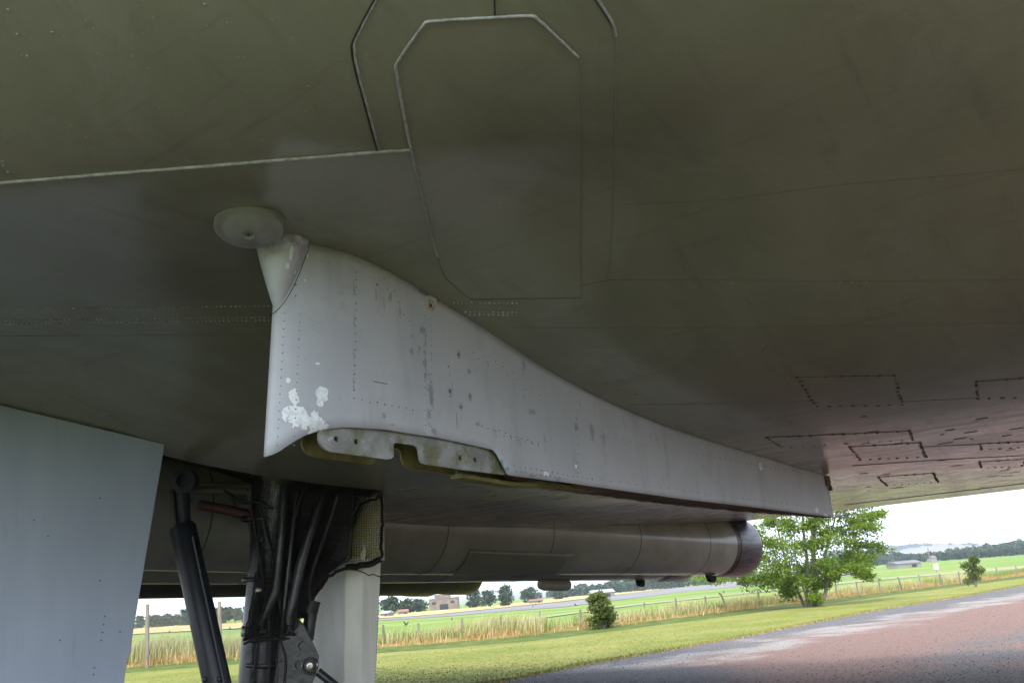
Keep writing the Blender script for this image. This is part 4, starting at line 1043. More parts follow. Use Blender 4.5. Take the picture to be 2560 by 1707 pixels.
# loose stones on the hardstanding (nobody could count them)
def scatter(name, mat, items, shape, **kw):
    """one mesh of many small solids; items: (pos, matrix-like 3 axis vectors)"""
    V, Fc = [], []
    sv, sf = shape
    for p, a, b_, c_ in items:
        o0 = len(V)
        for (x, y, z) in sv: V.append(p + a*x + b_*y + c_*z)
        Fc += [tuple(i+o0 for i in f) for f in sf]
    return obj(name, mesh_np(name, V, Fc), mat, **kw)
ROCK = ([(1, 0, 0), (-.8, .2, .1), (.1, 1, 0), (0, -.9, .2), (.1, .1, .8), (0, 0, -.7)], [(0, 2, 4), (2, 1, 4), (1, 3, 4), (3, 0, 4), (2, 0, 5), (1, 2, 5), (3, 1, 5), (0, 3, 5)])
def stones(n, test, smin, smax):
    out = []
    while len(out) < n:
        d = ray(random.uniform(1180, 2560), random.uniform(1440, 1707))
        if d.z >= -40: continue
        p = d*(-EYE/d.z)
        if p.y > edge_y(p.x)-.1 or not test(p): continue
        s = random.uniform(smin, smax)*(1 if random.random() < .9 else 1.6); a = random.uniform(0, 6.28)
        out.append((Vector((p.x, p.y, .004+s*.3)), Vector((math.cos(a), math.sin(a), 0))*s, Vector((-math.sin(a), math.cos(a), 0))*s*random.uniform(.5, .9), Vector((0, 0, s*random.uniform(.4, .8)))))
    return out
scatter('dark_chippings', plain('dark_chippings', (.065, .063, .065), .8, c2=(.12, .112, .11), nscale=6), stones(7000, lambda p: random.random() < (.9 if p.y > edge_y(p.x)-3 else .45), .005, .014), ROCK, kind='stuff')
scatter('pale_chippings', plain('pale_chippings', (.34, .30, .27), .85, c2=(.22, .18, .165), nscale=6), stones(6000, lambda p: random.random() < (.95 if p.y > edge_y(p.x)-2.2 else .3), .005, .014), ROCK, kind='stuff')

# tall grass along the fence
def blades(name, mat, n, xr_, hmin, hmax, spread, w, seed, bend=.35, yo=0.0):
    r = np.random.default_rng(seed); V, Fc = [], []
    for i in range(n):
        x = r.uniform(*xr_); y = fence_y(x) + yo + r.normal(0, spread)
        dens = mnoise.noise((x*.35, y*.2, seed)) 
        if dens < -.25 and r.random() < .75: continue
        hgt = r.uniform(hmin, hmax)*(1 + .45*dens)*(.8 if x > 3 else 1.3 if x < -10 else 1); a = r.uniform(0, 6.28); lean = r.uniform(.05, bend)*hgt; ld = r.uniform(0, 6.28)
        z0 = ground_z(x, y)+.05; k = len(V); dx, dy = math.cos(a)*w, math.sin(a)*w; lx, ly = math.cos(ld)*lean+.12*hgt, math.sin(ld)*lean
        V += [(x-dx, y-dy, z0), (x+dx, y+dy, z0), (x+dx*.8+lx*.35, y+dy*.8+ly*.35, z0+hgt*.6), (x-dx*.8+lx*.35, y-dy*.8+ly*.35, z0+hgt*.6), (x+lx, y+ly, z0+hgt)]
        Fc += [(k, k+1, k+2, k+3), (k+3, k+2, k+4)]
    return obj(name, mesh_np(name, V, Fc), mat, kind='stuff')
M_TALL = plain('seeding_grass', (.36, .36, .15), .8, c2=(.52, .46, .26), nscale=1.2, spec=.1)
M_DRY = plain('dry_grass', (.40, .235, .09), .8, c2=(.50, .36, .17), nscale=1.5, spec=.1)
M_GRN = plain('green_tall_grass', (.14, .19, .035), .8, c2=(.22, .24, .06), nscale=.8, spec=.1)
blades('tall_grass', M_TALL, 34000, (-26, 34), .5, 1.0, .75, .010, 1, .35, .6)
blades('dry_grass', M_DRY, 22000, (-26, 50), .18, .48, .55, .016, 2, .9, -.6)
blades('green_grass_tufts', M_GRN, 15000, (-26, 50), .35, .9, .8, .012, 3, .4, .4)
def edge_tufts(name, mat, n, seed, hmin, hmax, lo, hi):
    r = np.random.default_rng(seed); V, Fc = [], []
    for i in range(n):
        x = r.uniform(-8, 40)**1.0; y = edge_y(x) + r.uniform(lo, hi)*(.4+r.random()); hgt = r.uniform(hmin, hmax); a = r.uniform(0, 6.28); w = .012; k = len(V)
        dx, dy = math.cos(a)*w, math.sin(a)*w; lx, ly = r.normal(0, .5)*hgt, r.normal(0, .5)*hgt
        V += [(x-dx, y-dy, .01), (x+dx, y+dy, .01), (x+lx, y+ly, .01+hgt)]; Fc.append((k, k+1, k+2))
    return obj(name, mesh_np(name, V, Fc), mat, kind='stuff')
def lawn_tufts(name, mat, n, seed):
    r = np.random.default_rng(seed); V, Fc = [], []
    while len(Fc) < n:
        d = ray(r.uniform(240, 2560), r.uniform(1440, 1707))
        if d.z > -30: continue
        p = d*(-EYE/d.z); x, y = p.x, p.y
        if y < edge_y(x)+.1 or y > lawn_far(x)-3.4 or mnoise.noise((x*.5, y*.5, seed)) < r.uniform(-.5, .5): continue
        hgt = r.uniform(.008, .022); a = r.uniform(0, 6.28); w = r.uniform(.01, .03); k = len(V); dx, dy = math.cos(a)*w, math.sin(a)*w
        V += [(x-dx, y-dy, .012), (x+dx, y+dy, .012), (x+r.normal(0, .5)*hgt, y+r.normal(0, .5)*hgt, .012+hgt)]; Fc.append((k, k+1, k+2))
    return obj(name, mesh_np(name, V, Fc), mat, kind='stuff')
lawn_tufts('lawn_grass_tufts', plain('lawn_blades', (.13, .20, .03), .8, c2=(.20, .25, .05), nscale=1, spec=.1), 9000, 51); lawn_tufts('straw_lawn_tufts', plain('lawn_straw', (.32, .29, .12), .8, c2=(.26, .27, .08), nscale=1, spec=.1), 9000, 52)
edge_tufts('lawn_edge_grass', M_GRN, 9000, 31, .03, .07, -.35, .5); edge_tufts('dry_edge_grass', M_DRY, 7000, 32, .02, .06, -.6, .35)

# ------------------------------------------------------------------ foliage helpers
LEAF = [(0, 0), (.35, .32), (.25, .62), (.0, 1.0), (-.25, .62), (-.35, .32)]
def leaf_cloud(clumps, n_per, size, seed, flat=.35, lobed=True):
    """leaves spread through clumps (centre, rx, ry, rz); many small leaf-shaped faces"""
    r = np.random.default_rng(seed); V, Fc = [], []
    for (c, rx, ry, rz) in clumps:
        for i in range(n_per):
            d = r.normal(size=3); d /= np.linalg.norm(d); q = r.random()**.45
            p = Vector((c[0]+d[0]*rx*q, c[1]+d[1]*ry*q, c[2]+d[2]*rz*q))
            s = size*r.uniform(.6, 1.25)
            n = Vector((r.normal(0, 1), r.normal(0, 1), r.normal(0, flat)+1.1)).normalized()
            a = n.orthogonal().normalized(); ang = r.uniform(0, 6.28); a = (a*math.cos(ang)+n.cross(a)*math.sin(ang)); b_ = n.cross(a)
            k = len(V)
            for u_, v_ in (LEAF if lobed else [(-.5, 0), (.5, .1), (.35, .9), (-.4, 1)]): V.append(p + a*(u_*s) + b_*(v_*s) - n*(.12*s*v_*v_))
            Fc.append(tuple(range(k, k+(6 if lobed else 4))))
    return V, Fc
def leaf_mat(name, c1, c2, c3, trans=.25, nscale=1.5):
    b = MB(name); c = b.mix(b.ramp(b.noise(nscale, 4, .6), .35, .65), c1, c2); c = b.mix(b.ramp(b.noise(nscale*5, 3, .6), .5, .72, 0, .8), c, c3)
    b.base(c); b.set(Roughness=.6); b.p.inputs['Specular IOR Level'].default_value = .2
    if trans:
        tr = b.n('ShaderNodeBsdfTranslucent'); b.l(c, tr.inputs[0]); mx = b.n('ShaderNodeMixShader'); mx.inputs[0].default_value = trans
        b.l(b.p.outputs[0], mx.inputs[1]); b.l(tr.outputs[0], mx.inputs[2]); b.l(mx.outputs[0], b.t.nodes['Material Output'].inputs[0])
    return b.m
M_SYC = leaf_mat('sycamore_leaves', (.12, .21, .025), (.18, .275, .03), (.28, .27, .04), .45)
M_BARK = plain('grey_bark', (.20, .185, .16), .85, c2=(.12, .11, .095), nscale=3, bump=.6, bscale=10, stretch=(1, 1, .3))
# sycamore: several stems, leaves in uneven flat layers
TB = at_ground(2030, 1516); TY = TB.y
def tpx(px, py, dy=0.0): return at_depth(px, py, TY+dy)
syc = empty('sycamore_tree', TB, label='multi-stemmed green sycamore standing in the fence line beyond the jet pipe', category='tree')
INV = Matrix.Translation(-TB)
def spart(name, bm, mat): o = obj(name, bm, mat, syc); o.matrix_parent_inverse = INV; return o
stems = [([(2035, 1518), (2040, 1470), (2035, 1420), (2032, 1350), (2040, 1280), (2045, 1180), (2050, 1080)], .24, 0), ([(2042, 1512), (2064, 1490), (2066, 1450), (2058, 1420), (2066, 1370), (2090, 1290), (2110, 1180)], .16, -.3),
         ([(2022, 1515), (2014, 1460), (2020, 1420), (2014, 1370), (2005, 1300), (2010, 1200), (2000, 1090)], .17, .4), ([(2012, 1512), (1992, 1470), (1970, 1420), (1955, 1370), (1940, 1300), (1930, 1230)], .12, .2),
         ([(2026, 1512), (2000, 1450), (1990, 1400), (1985, 1330)], .08, -.4)]
for k, (pts, r, dy) in enumerate(stems):
    bm = bmesh.new(); P_ = [tpx(*q, dy) for q in pts]; P_[0].z = -.1
    P_ = chaikin([tuple(p) for p in P_], 2); tube(bm, P_, r*.75, 10, True, r*.2); o = spart('trunk', bm, M_BARK); smooth(o)
clumps = []
rnd = random.Random(5)
spec = [(1780, 1440, 60, 16), (1830, 1425, 60, 20), (1880, 1390, 55, 24), (1905, 1340, 40, 22), (1915, 1310, 30, 16), (1930, 1360, 45, 26), (1960, 1330, 40, 30), (1955, 1300, 35, 22), (1990, 1380, 50, 30), (1940, 1420, 55, 26), (1900, 1450, 45, 22), (1960, 1450, 45, 30), (1985, 1270, 45, 25), (1985, 1470, 34, 26), (1920, 1400, 55, 30), (1950, 1440, 50, 34), (1985, 1450, 40, 36), (2075, 1440, 26, 16), (2020, 1460, 30, 26),
        (2050, 1300, 50, 22), (2100, 1285, 55, 18), (2150, 1295, 50, 16), (2180, 1320, 40, 14), (2120, 1330, 50, 18), (2150, 1350, 45, 16), (2185, 1370, 40, 14), (2080, 1350, 50, 22), (2120, 1385, 40, 18), (2090, 1400, 45, 22), (2140, 1400, 50, 14), (2125, 1425, 45, 14), (2160, 1434, 22, 12), (2060, 1410, 40, 20), (2030, 1370, 35, 22),
        (2045, 1250, 60, 30), (2100, 1240, 60, 30), (2160, 1260, 50, 24), (1980, 1210, 60, 34), (2060, 1180, 70, 36), (2120, 1190, 60, 30), (2010, 1140, 60, 34), (2080, 1120, 55, 30), (2060, 1450, 26, 18), (2010, 1430, 30, 22), (2040, 1485, 22, 14), (1870, 1440, 40, 18), (2190, 1290, 26, 14), (2020, 1310, 30, 16), (2070, 1330, 30, 14), (2150, 1310, 26, 9)]
sc_ = TY/F
for px, py, rx, ry in spec:
    dy = rnd.uniform(-1.6, 1.6)
    for k in range(6):
        c0 = tpx(px + rnd.uniform(-.7, .7)*rx, py + rnd.uniform(-.8, .8)*ry, dy + rnd.uniform(-.7, .7)); f = rnd.uniform(.5, .95)
        clumps.append(((c0.x, c0.y, c0.z), rx*sc_*f, rx*sc_*f, ry*sc_*f*1.0))
    j = min(range(len(stems)), key=lambda q: min((a[0]-px)**2 + (a[1]-py-40)**2 for a in stems[q][0]))
    base = min(stems[j][0], key=lambda a: (a[0]-px)**2 + (a[1]-py-40)**2)
    bm = bmesh.new(); tube(bm, chaikin([tuple(tpx(*base, stems[j][2])), tuple(tpx((base[0]+px)/2, (base[1]+py)/2-8, dy*.5)), tuple(tpx(px, py, dy))], 1), .035, 5, True, .012); spart('branch', bm, M_BARK)
V, Fc = leaf_cloud(clumps, 115, .14, 3, .8)
spart('crown', mesh_np('crown', V, Fc), M_SYC)

# bushes in the fence line
M_BUSH = leaf_mat('bush_leaves', (.075, .115, .02), (.12, .15, .035), (.20, .20, .05), .25, 2)
def bush(px, py, wpx, hpx, seed, label, n=26):
    B = at_ground(px, py); s = B.y/F; rn = random.Random(seed)
    o = empty('bush', B, label=label, category='bush', group='bushes in the fence line'); cl_ = []
    for k in range(n):
        f = rn.random(); a = rn.uniform(0, 6.28); r_ = wpx*s*.5*math.sqrt(rn.random())*(1-.55*f)
        cl_.append(((r_*math.cos(a), r_*math.sin(a), hpx*s*(.1+.85*f)), wpx*s*.17, wpx*s*.17, hpx*s*.12))
    V, Fc = leaf_cloud(cl_, 110, .12, seed, .8); obj('foliage', mesh_np('foliage', V, Fc), M_BUSH, o)
    bm = bmesh.new()
    for k in range(6): tube(bm, [(rn.uniform(-.1, .1), rn.uniform(-.1, .1), -.05), tuple(Vector(cl_[k][0])*.8)], .025, 5)
    obj('stems', bm, M_BARK, o)
bush(1503, 1575, 84, 88, 4, 'dense upright green bush beside the low fence left of the sycamore', 34)
bush(2440, 1466, 64, 70, 9, 'loose olive bush beside the low fence near the right edge', 24)

# ------------------------------------------------------------------ fences
M_POST = plain('weathered_post', (.17, .145, .115), .85, c2=(.26, .225, .18), nscale=5, bump=.5, bscale=14, stretch=(1, 1, .2))
M_WIRE = plain('fence_wire', (.20, .19, .18), .5, metal=.6)
fen = empty('post_and_wire_fence', at_ground(1353, 1590), label='low wooden post and wire fence along the tall grass', category='fence'); FINV = Matrix.Translation(-fen.location)
posts = [(960, 1630, 45, 0), (1047, 1625, 44, 0), (1161, 1612, 44, 0), (1257, 1600, 44, .0), (1353, 1588, 44, 0), (1455, 1578, 44, 0), (1541, 1566, 44, 0), (1617, 1562, 44, 0), (1695, 1551, 44, .0), (1768, 1540, 46, 0), (1822, 1536, 40, .25), (1900, 1524, 42, 0), (1972, 1518, 42, .04), (2095, 1502, 40, 0), (2148, 1500, 42, 0), (2202, 1490, 40, 0), (2258, 1484, 40, .12), (2306, 1480, 40, .02), (2356, 1476, 38, 0), (2404, 1470, 38, .02), (2497, 1454, 34, 0), (2545, 1446, 34, 0)]
tops = []
for i, (px, py, hp, lean) in enumerate(posts):
    B = at_ground(px, py); B.z = 0.02; y = max(fence_y(B.x)-.0, 1); 
    B = Vector((B.x*y/B.y, y, .0)); hgt = 1.02 + random.uniform(-.06, .06)
    bm = bmesh.new(); t = B + Vector((-lean*hgt*1.1 + random.gauss(0, .02), random.gauss(0, .03), hgt))
    P_ = [B - Vector((0, 0, .15)), B.lerp(t, .5), t]; tube(bm, P_, [.055, .055, .05], 7)
    o = obj('post', bm, M_POST, fen); o.matrix_parent_inverse = FINV; tops.append((B, t))
for f in (.35, .62, .9):
    bm = bmesh.new(); tube(bm, [B.lerp(t, f) + Vector((0, -.06, 0)) for B, t in tops], .0028, 4); o = obj('wire', bm, M_WIRE, fen); o.matrix_parent_inverse = FINV
cl0 = at_ground(367, 1672)
clf = empty('chain_link_fence', cl0, label='tall chain-link fence on grey posts beyond the landing gear', category='fence'); CINV = Matrix.Translation(-cl0)
tp_ = []
for px, pb, pt in ((262, 1676, 1512), (367, 1672, 1509), (553, 1655, 1503), (728, 1640, 1498)):
    B = at_ground(px, pb); t = at_depth(px+2 if px < 400 else px-5, pt, B.y); bm = bmesh.new(); B.z = -.1
    box(bm, (B+t)/2, (.07, 0, 0), (0, .07, 0), (t-B)/2); bmesh.ops.bevel(bm, geom=bm.edges[:], offset=.012, segments=1, affect='EDGES'); o = obj('post', bm, M_POST, clf); o.matrix_parent_inverse = CINV; tp_.append((B, t))
bm = bmesh.new(); A, Z = tp_[0][0], tp_[-1][0]; Ln = (Z-A); nn = 150; hh_ = 2.3
def flatbar(bm, p, q, w):
    d = (q-p).normalized(); s = d.cross(Vector((0, 1, 0))).normalized()*w; v = [bm.verts.new(k) for k in (p+s, p-s, q-s, q+s)]; bm.faces.new(v)
ux = Ln/nn
for i in range(-30, nn):
    for sgn in (1, -1):
        i0 = i if sgn > 0 else i+30; p0, p1 = max(i, 0), 0
        a0, a1 = i, i+30
        f0, f1 = 0.0, 1.0
        if a0 < 0: f0 = -a0/30
        if a1 > nn: f1 = (nn-a0)/30
        g = lambda f: A + ux*(a0+30*f) + Vector((0, -.09, .15 + hh_*(f if sgn > 0 else 1-f)))
        flatbar(bm, g(f0), g(f1), .0028)
o = obj('chain_link', bm, M_WIRE, clf, kind='stuff'); o.matrix_parent_inverse = CINV

# small white notice on a stake
B = at_ground(2343, 1433); t = at_depth(2340, 1411, B.y); sg = empty('notice_board', B, label='small white notice board on a stake in the far grass', category='sign')
bm = bmesh.new(); hz = t.z-B.z; tube(bm, [(0, 0, -.1), (0, 0, hz)], .04, 6); obj('stake', bm, M_POST, sg)
bm = bmesh.new(); box(bm, (0, -.05, hz-.25), (.28*B.y/120, 0, 0), (0, .02, 0), (0, 0, .32*B.y/120)); obj('board', bm, plain('white_board', (.78, .78, .76), .6), sg)

# crows on the grass
M_CROW = plain('crow_black', (.014, .014, .016), .5)
bm = bmesh.new(); tube(bm, [(-.26, 0, .15), (-.14, 0, .17), (0, 0, .2), (.1, 0, .25), (.15, 0, .31), (.19, 0, .335), (.23, 0, .33), (.28, 0, .315)], [.015, .05, .085, .07, .045, .05, .03, .004], 8)
for k in (-.03, .03): tube(bm, [(0, k, .14), (.01, k, .0)], .009, 4)
crow_me = bpy.data.meshes.new('crow'); bm.to_mesh(crow_me); bm.free(); crow_me.materials.append(M_CROW)
crows = [(425, 1582), (430, 1605), (575, 1573), (1012, 1561), (1016, 1565), (1130, 1552), (1332, 1517), (1440, 1515), (1340, 1512), (1800, 1488), (1810, 1482), (1940, 1496), (1948, 1501), (2200, 1452)]
CROW = ['distant black crow on the field left of the blue-black strut', 'largest black crow, beyond the tall grass left of the blue-black strut', 'lone black crow on the field between the strut and the gear leg', *['black crow of the pair just right of the cream gear door']*2,
        'lone black crow on the field below the brick block', 'nearer black crow of two below the hanging pod', 'lone black crow on the field left of the dense upright bush', 'farther black crow of two below the hanging pod', *['black crow of the pair on the field below the jet nozzle']*2,
        *['black crow of the pair left of the sycamore trunks']*2, 'lone black crow on the field right of the sycamore']
for i, (px, py) in enumerate(crows):
    p = at_ground(px, py); o = bpy.data.objects.new('crow', crow_me); COL.objects.link(o); o.location = p; o.rotation_euler.z = random.uniform(0, 6.28); k = 1.3 if i == 1 else 1.0; o.scale = (k, k, k)
    o['category'] = 'bird'; o['group'] = 'crows feeding on the field'; o['label'] = CROW[i]

# ------------------------------------------------------------------ far trees, woods, hills, buildings
M_FAR = leaf_mat('far_leaves', (.035, .062, .022), (.05, .08, .026), (.065, .09, .028), .1, .12)
M_WOOD = leaf_mat('wood_leaves', (.032, .06, .022), (.048, .078, .024), (.06, .09, .03), .1, .03)
def far_tree(px, pbase, wpx, hpx, dist, label, seed):
    g = at_ground(px, pbase+1); d0 = Vector((g.x, g.y)).normalized(); g.x += d0.x*9; g.y += d0.y*9; dist = g.y; gz = ground_z(g.x, g.y); s = dist/F; rn = random.Random(seed)
    H = max(3, hpx*s*1.08); Wd = wpx*s
    o = empty('field_tree', (g.x, g.y, gz), label=label, category='tree', group='trees along the far edge of the fields'); cl_ = []
    for k in range(22):
        a = rn.uniform(0, 6.28); f = rn.uniform(.12, .9); rr_ = Wd*.5*math.sqrt(max(.05, 1-((f-.5)/.55)**2))*math.sqrt(rn.random())*.85
        cl_.append(((rr_*math.cos(a), rr_*math.sin(a), H*f), Wd*.22, Wd*.22, H*.15))
    V, Fc = leaf_cloud(cl_, 60, max(.4, dist*.0014), seed, 1.0, False); obj('crown', mesh_np('crown', V, Fc), M_FAR, o)
    bm = bmesh.new(); tube(bm, [(0, 0, -.3), (0, 0, H*.5)], H*.03, 6, True, H*.015); obj('trunk', bm, M_BARK, o)
D1 = 330
for i, (px, pb, w, hp, lb) in enumerate([(348, 1570, 30, 16, 'low rounded dark tree at the far left beside the gear door edge'), (378, 1568, 24, 26, 'slim open tree just right of the first tall fence post'), (402, 1567, 44, 30, 'broad dark tree right of the first tall fence post'), (432, 1564, 40, 26, 'rounded dark tree left of the blue-black strut'),
        (466, 1563, 36, 34, 'tall tree half behind the blue-black strut'), (534, 1560, 26, 30, 'ragged tree just right of the blue-black strut'), (556, 1558, 26, 32, 'ragged tree behind the second tall fence post'), (588, 1557, 52, 34, 'wide domed dark tree left of the main gear leg'), (622, 1556, 36, 26, 'rounded tree partly hidden by the main gear leg')]):
    far_tree(px, pb, w, hp, D1, lb, 40+i)
D2 = 420
for i, (px, pb, w, hp, lb) in enumerate([(975, 1537, 50, 40, 'bushy tree left of the square brick block'), (1012, 1534, 44, 32, 'rounded tree close left of the square brick block'), (1046, 1530, 44, 30, 'tree whose crown shows above the left of the brick block'), (1190, 1518, 44, 40, 'dark tree right of the square brick block'), (1222, 1516, 40, 36, 'rounded tree right of the brick block'),
        (1268, 1512, 36, 46, 'tall dark tree between the brick block and the hanging pod'), (1262, 1514, 26, 26, 'small dark cone-shaped tree below the tall dark tree'), (1325, 1506, 42, 34, 'rounded light green tree left of the hanging pod'), (1395, 1497, 30, 30, 'dark tree below the hanging pod'), (1410, 1493, 30, 22, 'small tree left of the white-roofed shed'), (1450, 1488, 40, 26, 'low tree beside the white-roofed shed')]):
    far_tree(px, pb, w, hp, D2, lb, 70+i)
def wood(name, pts, dist, depth, n, label, seed, mat=M_WOOD, size=None, hill=False):
    """pts: (px, base y, top y); crowns packed into one wood that reads as one mass"""
    rn = random.Random(seed); cl_ = []
    for k in range(n):
        f = rn.random()*(len(pts)-1); i = int(f); t = f-i
        px, yb, yt = (pts[i][j]+(pts[i+1][j]-pts[i][j])*t for j in range(3))
        dy = rn.random(); y = dist + dy*depth
        b0 = at_depth(px + rn.uniform(-12, 12), yb, y); t0 = at_depth(px, yt + rn.uniform(0, .35)*(yb-yt)*(1-dy*.6), y)
        gz = b0.z if hill else ground_z(b0.x, b0.y); H = max(4, t0.z-gz); W_ = H*rn.uniform(.35, .6)
        for q in range(4):
            cl_.append(((b0.x + rn.uniform(-.4, .4)*W_, b0.y + rn.uniform(-.4, .4)*W_, gz + H*rn.uniform(.3, .82)), W_*.5, W_*.5, H*.2))
        cl_.append(((b0.x, b0.y, gz+H*.2), W_*.6, W_*.6, H*.2))
    V, Fc = leaf_cloud(cl_, 26, size or dist*.0022, seed, 1.0, False)
    return obj(name, mesh_np(name, V, Fc), mat, kind='stuff', label=label, category='wood')
wood('woodland', [(1430, 1488, 1472), (1480, 1484, 1460), (1540, 1478, 1446), (1620, 1470, 1440), (1700, 1462, 1428), (1800, 1456, 1418), (1880, 1450, 1412)], 480, 120, 180, 'dense green wood behind the jet nozzles', 21)
wood('woodland', [(2020, 1440, 1400), (2120, 1430, 1380), (2230, 1420, 1375), (2300, 1415, 1383), (2400, 1404, 1366), (2480, 1396, 1356), (2580, 1384, 1344)], 560, 160, 260, 'long dark wood along the right-hand horizon', 22)
wood('woodland', [(1300, 1508, 1496), (1380, 1500, 1486), (1440, 1490, 1472)], 700, 60, 22, 'pale distant wood behind the white-roofed shed', 23)
wood('hedge', [(2310, 1412, 1406), (2400, 1401, 1396), (2480, 1391, 1386), (2580, 1379, 1374)], 470, 4, 70, 'dark hedge line at the edge of the right-hand field', 24, M_WOOD, .6)
# far hill with a stubble field and a wood on its crest
b = MB('far_hill'); b.base(b.mix(b.ramp(b.noise(.004, 3, .5), .42, .52), (.15, .125, .08), (.19, .16, .10))); b.set(Roughness=.95); M_HILL = b.m
bm = bmesh.new(); G = []
for i in range(41):
    px = 1100 + 42*i; row = []
    a = math.exp(-((px-2330)/230.)**2)
    for j in range(9):
        f = j/8; y = 1500 + 900*f; g = at_depth(px, 1400, y); g.z = 2 + (14 + 36*a)*smooth01(f*1.2) - 25*(1-f)
        row.append(bm.verts.new((g.x, y, g.z)))
    G.append(row)
for a, c in zip(G[:-1], G[1:]):
    for j in range(8): bm.faces.new((a[j], c[j], c[j+1], a[j+1]))
bmesh.ops.recalc_face_normals(bm, faces=bm.faces); o = obj('hill', bm, M_HILL, kind='structure'); smooth(o)

wood('woodland', [(2040, 1392, 1384), (2120, 1383, 1373), (2200, 1377, 1366), (2280, 1372, 1360), (2340, 1370, 1358), (2400, 1374, 1360), (2440, 1372, 1356)], 2150, 100, 90, 'distant blue-green wood along the hill crest', 25, M_WOOD, 5.0, True)
def bld(name, px, pbase, dist, w, d, hgt, label, parts, rz=0.0):
    g = at_ground(px, pbase+1); k = g.y/dist      # stands where the terrain shows at that point
    o = empty(name, g, label=label, category='building'); o.rotation_euler.z = rz
    parts(o, w*k, d*k, hgt*k); return o
M_BRICK = plain('old_brick', (.25, .185, .145), .85, c2=(.19, .14, .115), nscale=.8)
M_ROOFP = plain('pale_sheet_roof', (.32, .33, .34), .6, c2=(.27, .28, .29), nscale=.5)
M_ROOFG = plain('grey_sheet_roof', (.12, .115, .12), .7, c2=(.16, .15, .15), nscale=.4)
M_ROOFR = plain('red_tiles', (.26, .11, .08), .8, c2=(.2, .09, .07), nscale=2)
M_WALLP = plain('pale_wall', (.24, .22, .19), .8)
M_OPEN = plain('dark_opening', (.015, .015, .016), .6)
def block(o, w, d, h):
    bm = bmesh.new(); box(bm, (0, 0, h*.36-.5), (w/2, 0, 0), (0, d/2, 0), (0, 0, h*.36+.5)); obj('wall', bm, M_BRICK, o)
    bm = bmesh.new(); box(bm, (-w*.05, 0, h*.86), (w*.27, 0, 0), (0, d*.3, 0), (0, 0, h*.14)); obj('roof_cabin', bm, M_BRICK, o)
    bm = bmesh.new(); box(bm, (0, 0, h*.735), (w/2+.12, 0, 0), (0, d/2+.12, 0), (0, 0, .12)); obj('roof', bm, M_ROOFG, o)
    bm = bmesh.new(); box(bm, (w*.02, -d/2-.02, h*.16), (w*.15, 0, 0), (0, .05, 0), (0, 0, h*.2)); obj('door', bm, M_OPEN, o)
    for x in (-.32, .33):
        bm = bmesh.new(); box(bm, (w*x, -d/2-.02, h*.45), (w*.07, 0, 0), (0, .05, 0), (0, 0, h*.07)); obj('window', bm, M_OPEN, o)
    bm = bmesh.new(); tube(bm, [(-w*.1, 0, h), (-w*.1, 0, h*1.25)], .05, 5); obj('mast', bm, M_WIRE, o)
def shed(roof, wall=M_WALLP):
    def f(o, w, d, h):
        bm = bmesh.new(); box(bm, (0, 0, h*.3-.5), (w/2, 0, 0), (0, d/2, 0), (0, 0, h*.3+.5)); obj('wall', bm, wall, o)
        bm = bmesh.new(); e = .25; v = [bm.verts.new(q) for q in ((-w/2-e, -d/2-e, h*.58), (w/2+e, -d/2-e, h*.58), (w/2+e, 0, h), (-w/2-e, 0, h), (-w/2-e, d/2+e, h*.58), (w/2+e, d/2+e, h*.58))]
        bm.faces.new((v[0], v[1], v[2], v[3])); bm.faces.new((v[3], v[2], v[5], v[4])); bm.faces.new((v[0], v[3], v[4])); bm.faces.new((v[1], v[5], v[2])); obj('roof', bm, roof, o)
        bm = bmesh.new(); box(bm, (w*.2, -d/2-.03, h*.22), (w*.1, 0, 0), (0, .05, 0), (0, 0, h*.2)); obj('door', bm, M_OPEN, o)
    return f
s_ = lambda px, d: px*d/F
bld('brick_block', 1112, 1522, 320, s_(68, 320), 8, s_(36, 320), 'square brown brick block with a small roof cabin beyond the airfield', block)
bld('shed', 1505, 1491, 400, s_(52, 400), 10, s_(18, 400), 'low pale-roofed shed in front of the green wood', shed(M_ROOFP), .1)
bld('hangar', 1905, 1458, 480, s_(80, 480), 16, s_(20, 480), 'grey-roofed hangar half hidden by the sycamore', shed(M_ROOFG), .15)
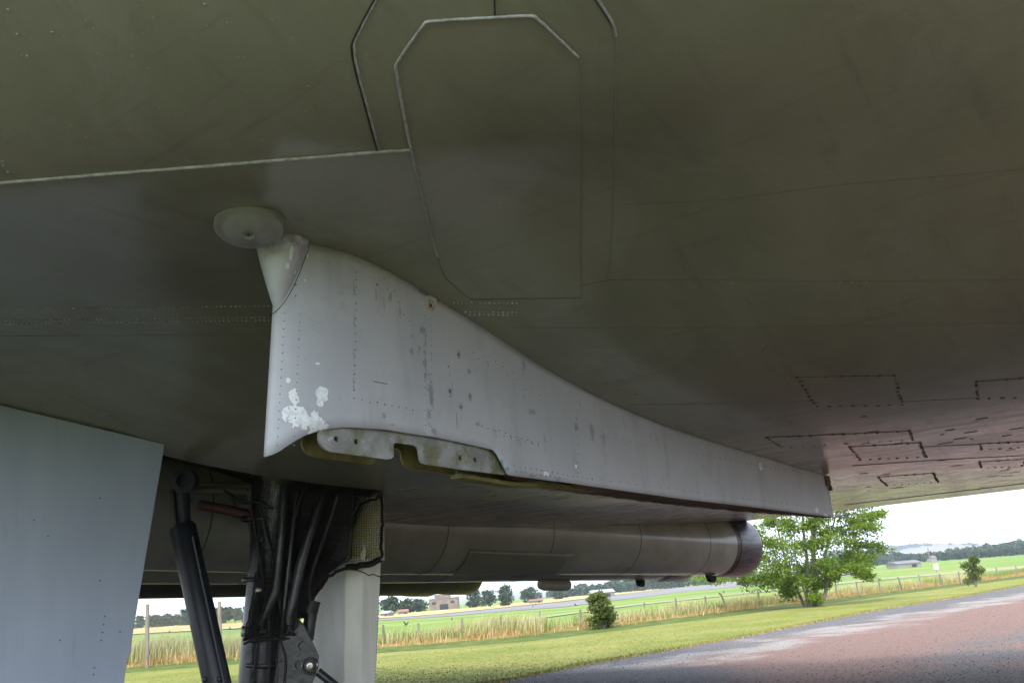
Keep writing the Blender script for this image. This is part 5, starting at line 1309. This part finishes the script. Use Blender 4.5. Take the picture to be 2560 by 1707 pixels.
bld('barn', 2260, 1418, 560, s_(58, 560), 14, s_(17, 560), 'long grey-roofed barn below the right-hand wood', shed(M_ROOFG), .1)
bld('cottage', 1008, 1536, 380, s_(20, 380), 7, s_(14, 380), 'small red-roofed cottage left of the brick block', shed(M_ROOFR), .2)
bld('cottage', 968, 1540, 390, s_(18, 390), 7, s_(14, 390), 'small white-roofed cottage beside the cream gear door edge', shed(M_ROOFP), -.2)
bld('cottage', 1340, 1506, 430, s_(30, 430), 7, s_(10, 430), 'low red-roofed cottage row left of the hanging pod', shed(M_ROOFR), .1)
def mill(o, w, d, h):
    bm = bmesh.new(); tube(bm, [(0, 0, 0), (0, 0, h)], w*.10, 8, True, w*.07); obj('chimney', bm, M_BRICK, o)
    bm = bmesh.new(); box(bm, (w*.3, 0, h*.12), (w*.45, 0, 0), (0, d/2, 0), (0, 0, h*.13)); obj('wall', bm, M_WALLP, o)
    bm = bmesh.new(); v = [bm.verts.new(q) for q in ((-w*.17, -d*.55, h*.25), (w*.77, -d*.55, h*.25), (w*.77, 0, h*.42), (-w*.17, 0, h*.42), (-w*.17, d*.55, h*.25), (w*.77, d*.55, h*.25))]
    bm.faces.new((v[0], v[1], v[2], v[3])); bm.faces.new((v[3], v[2], v[5], v[4])); obj('roof', bm, M_ROOFG, o)
bld('brick_chimney', 2326, 1403, 600, s_(16, 600), 6, s_(34, 600), 'thin brick chimney beside a small house rising from the right-hand wood', mill)

# ------------------------------------------------------------------ damp summer air between here and the far woods
bm = bmesh.new(); box(bm, (0, 1300, 29), (1500, 0, 0), (0, 1420, 0), (0, 0, 31.5))
hz = obj('haze', bm, None, kind='stuff')
hm = bpy.data.materials.new('air'); hm.use_nodes = True; ht = hm.node_tree; ht.nodes.clear()
ho = ht.nodes.new('ShaderNodeOutputMaterial'); hv = ht.nodes.new('ShaderNodeVolumePrincipled')
hv.inputs['Color'].default_value = (.80, .90, 1.0, 1); hv.inputs['Density'].default_value = .00026; hv.inputs['Anisotropy'].default_value = .2
ht.links.new(hv.outputs[0], ho.inputs['Volume']); hz.data.materials.append(hm)
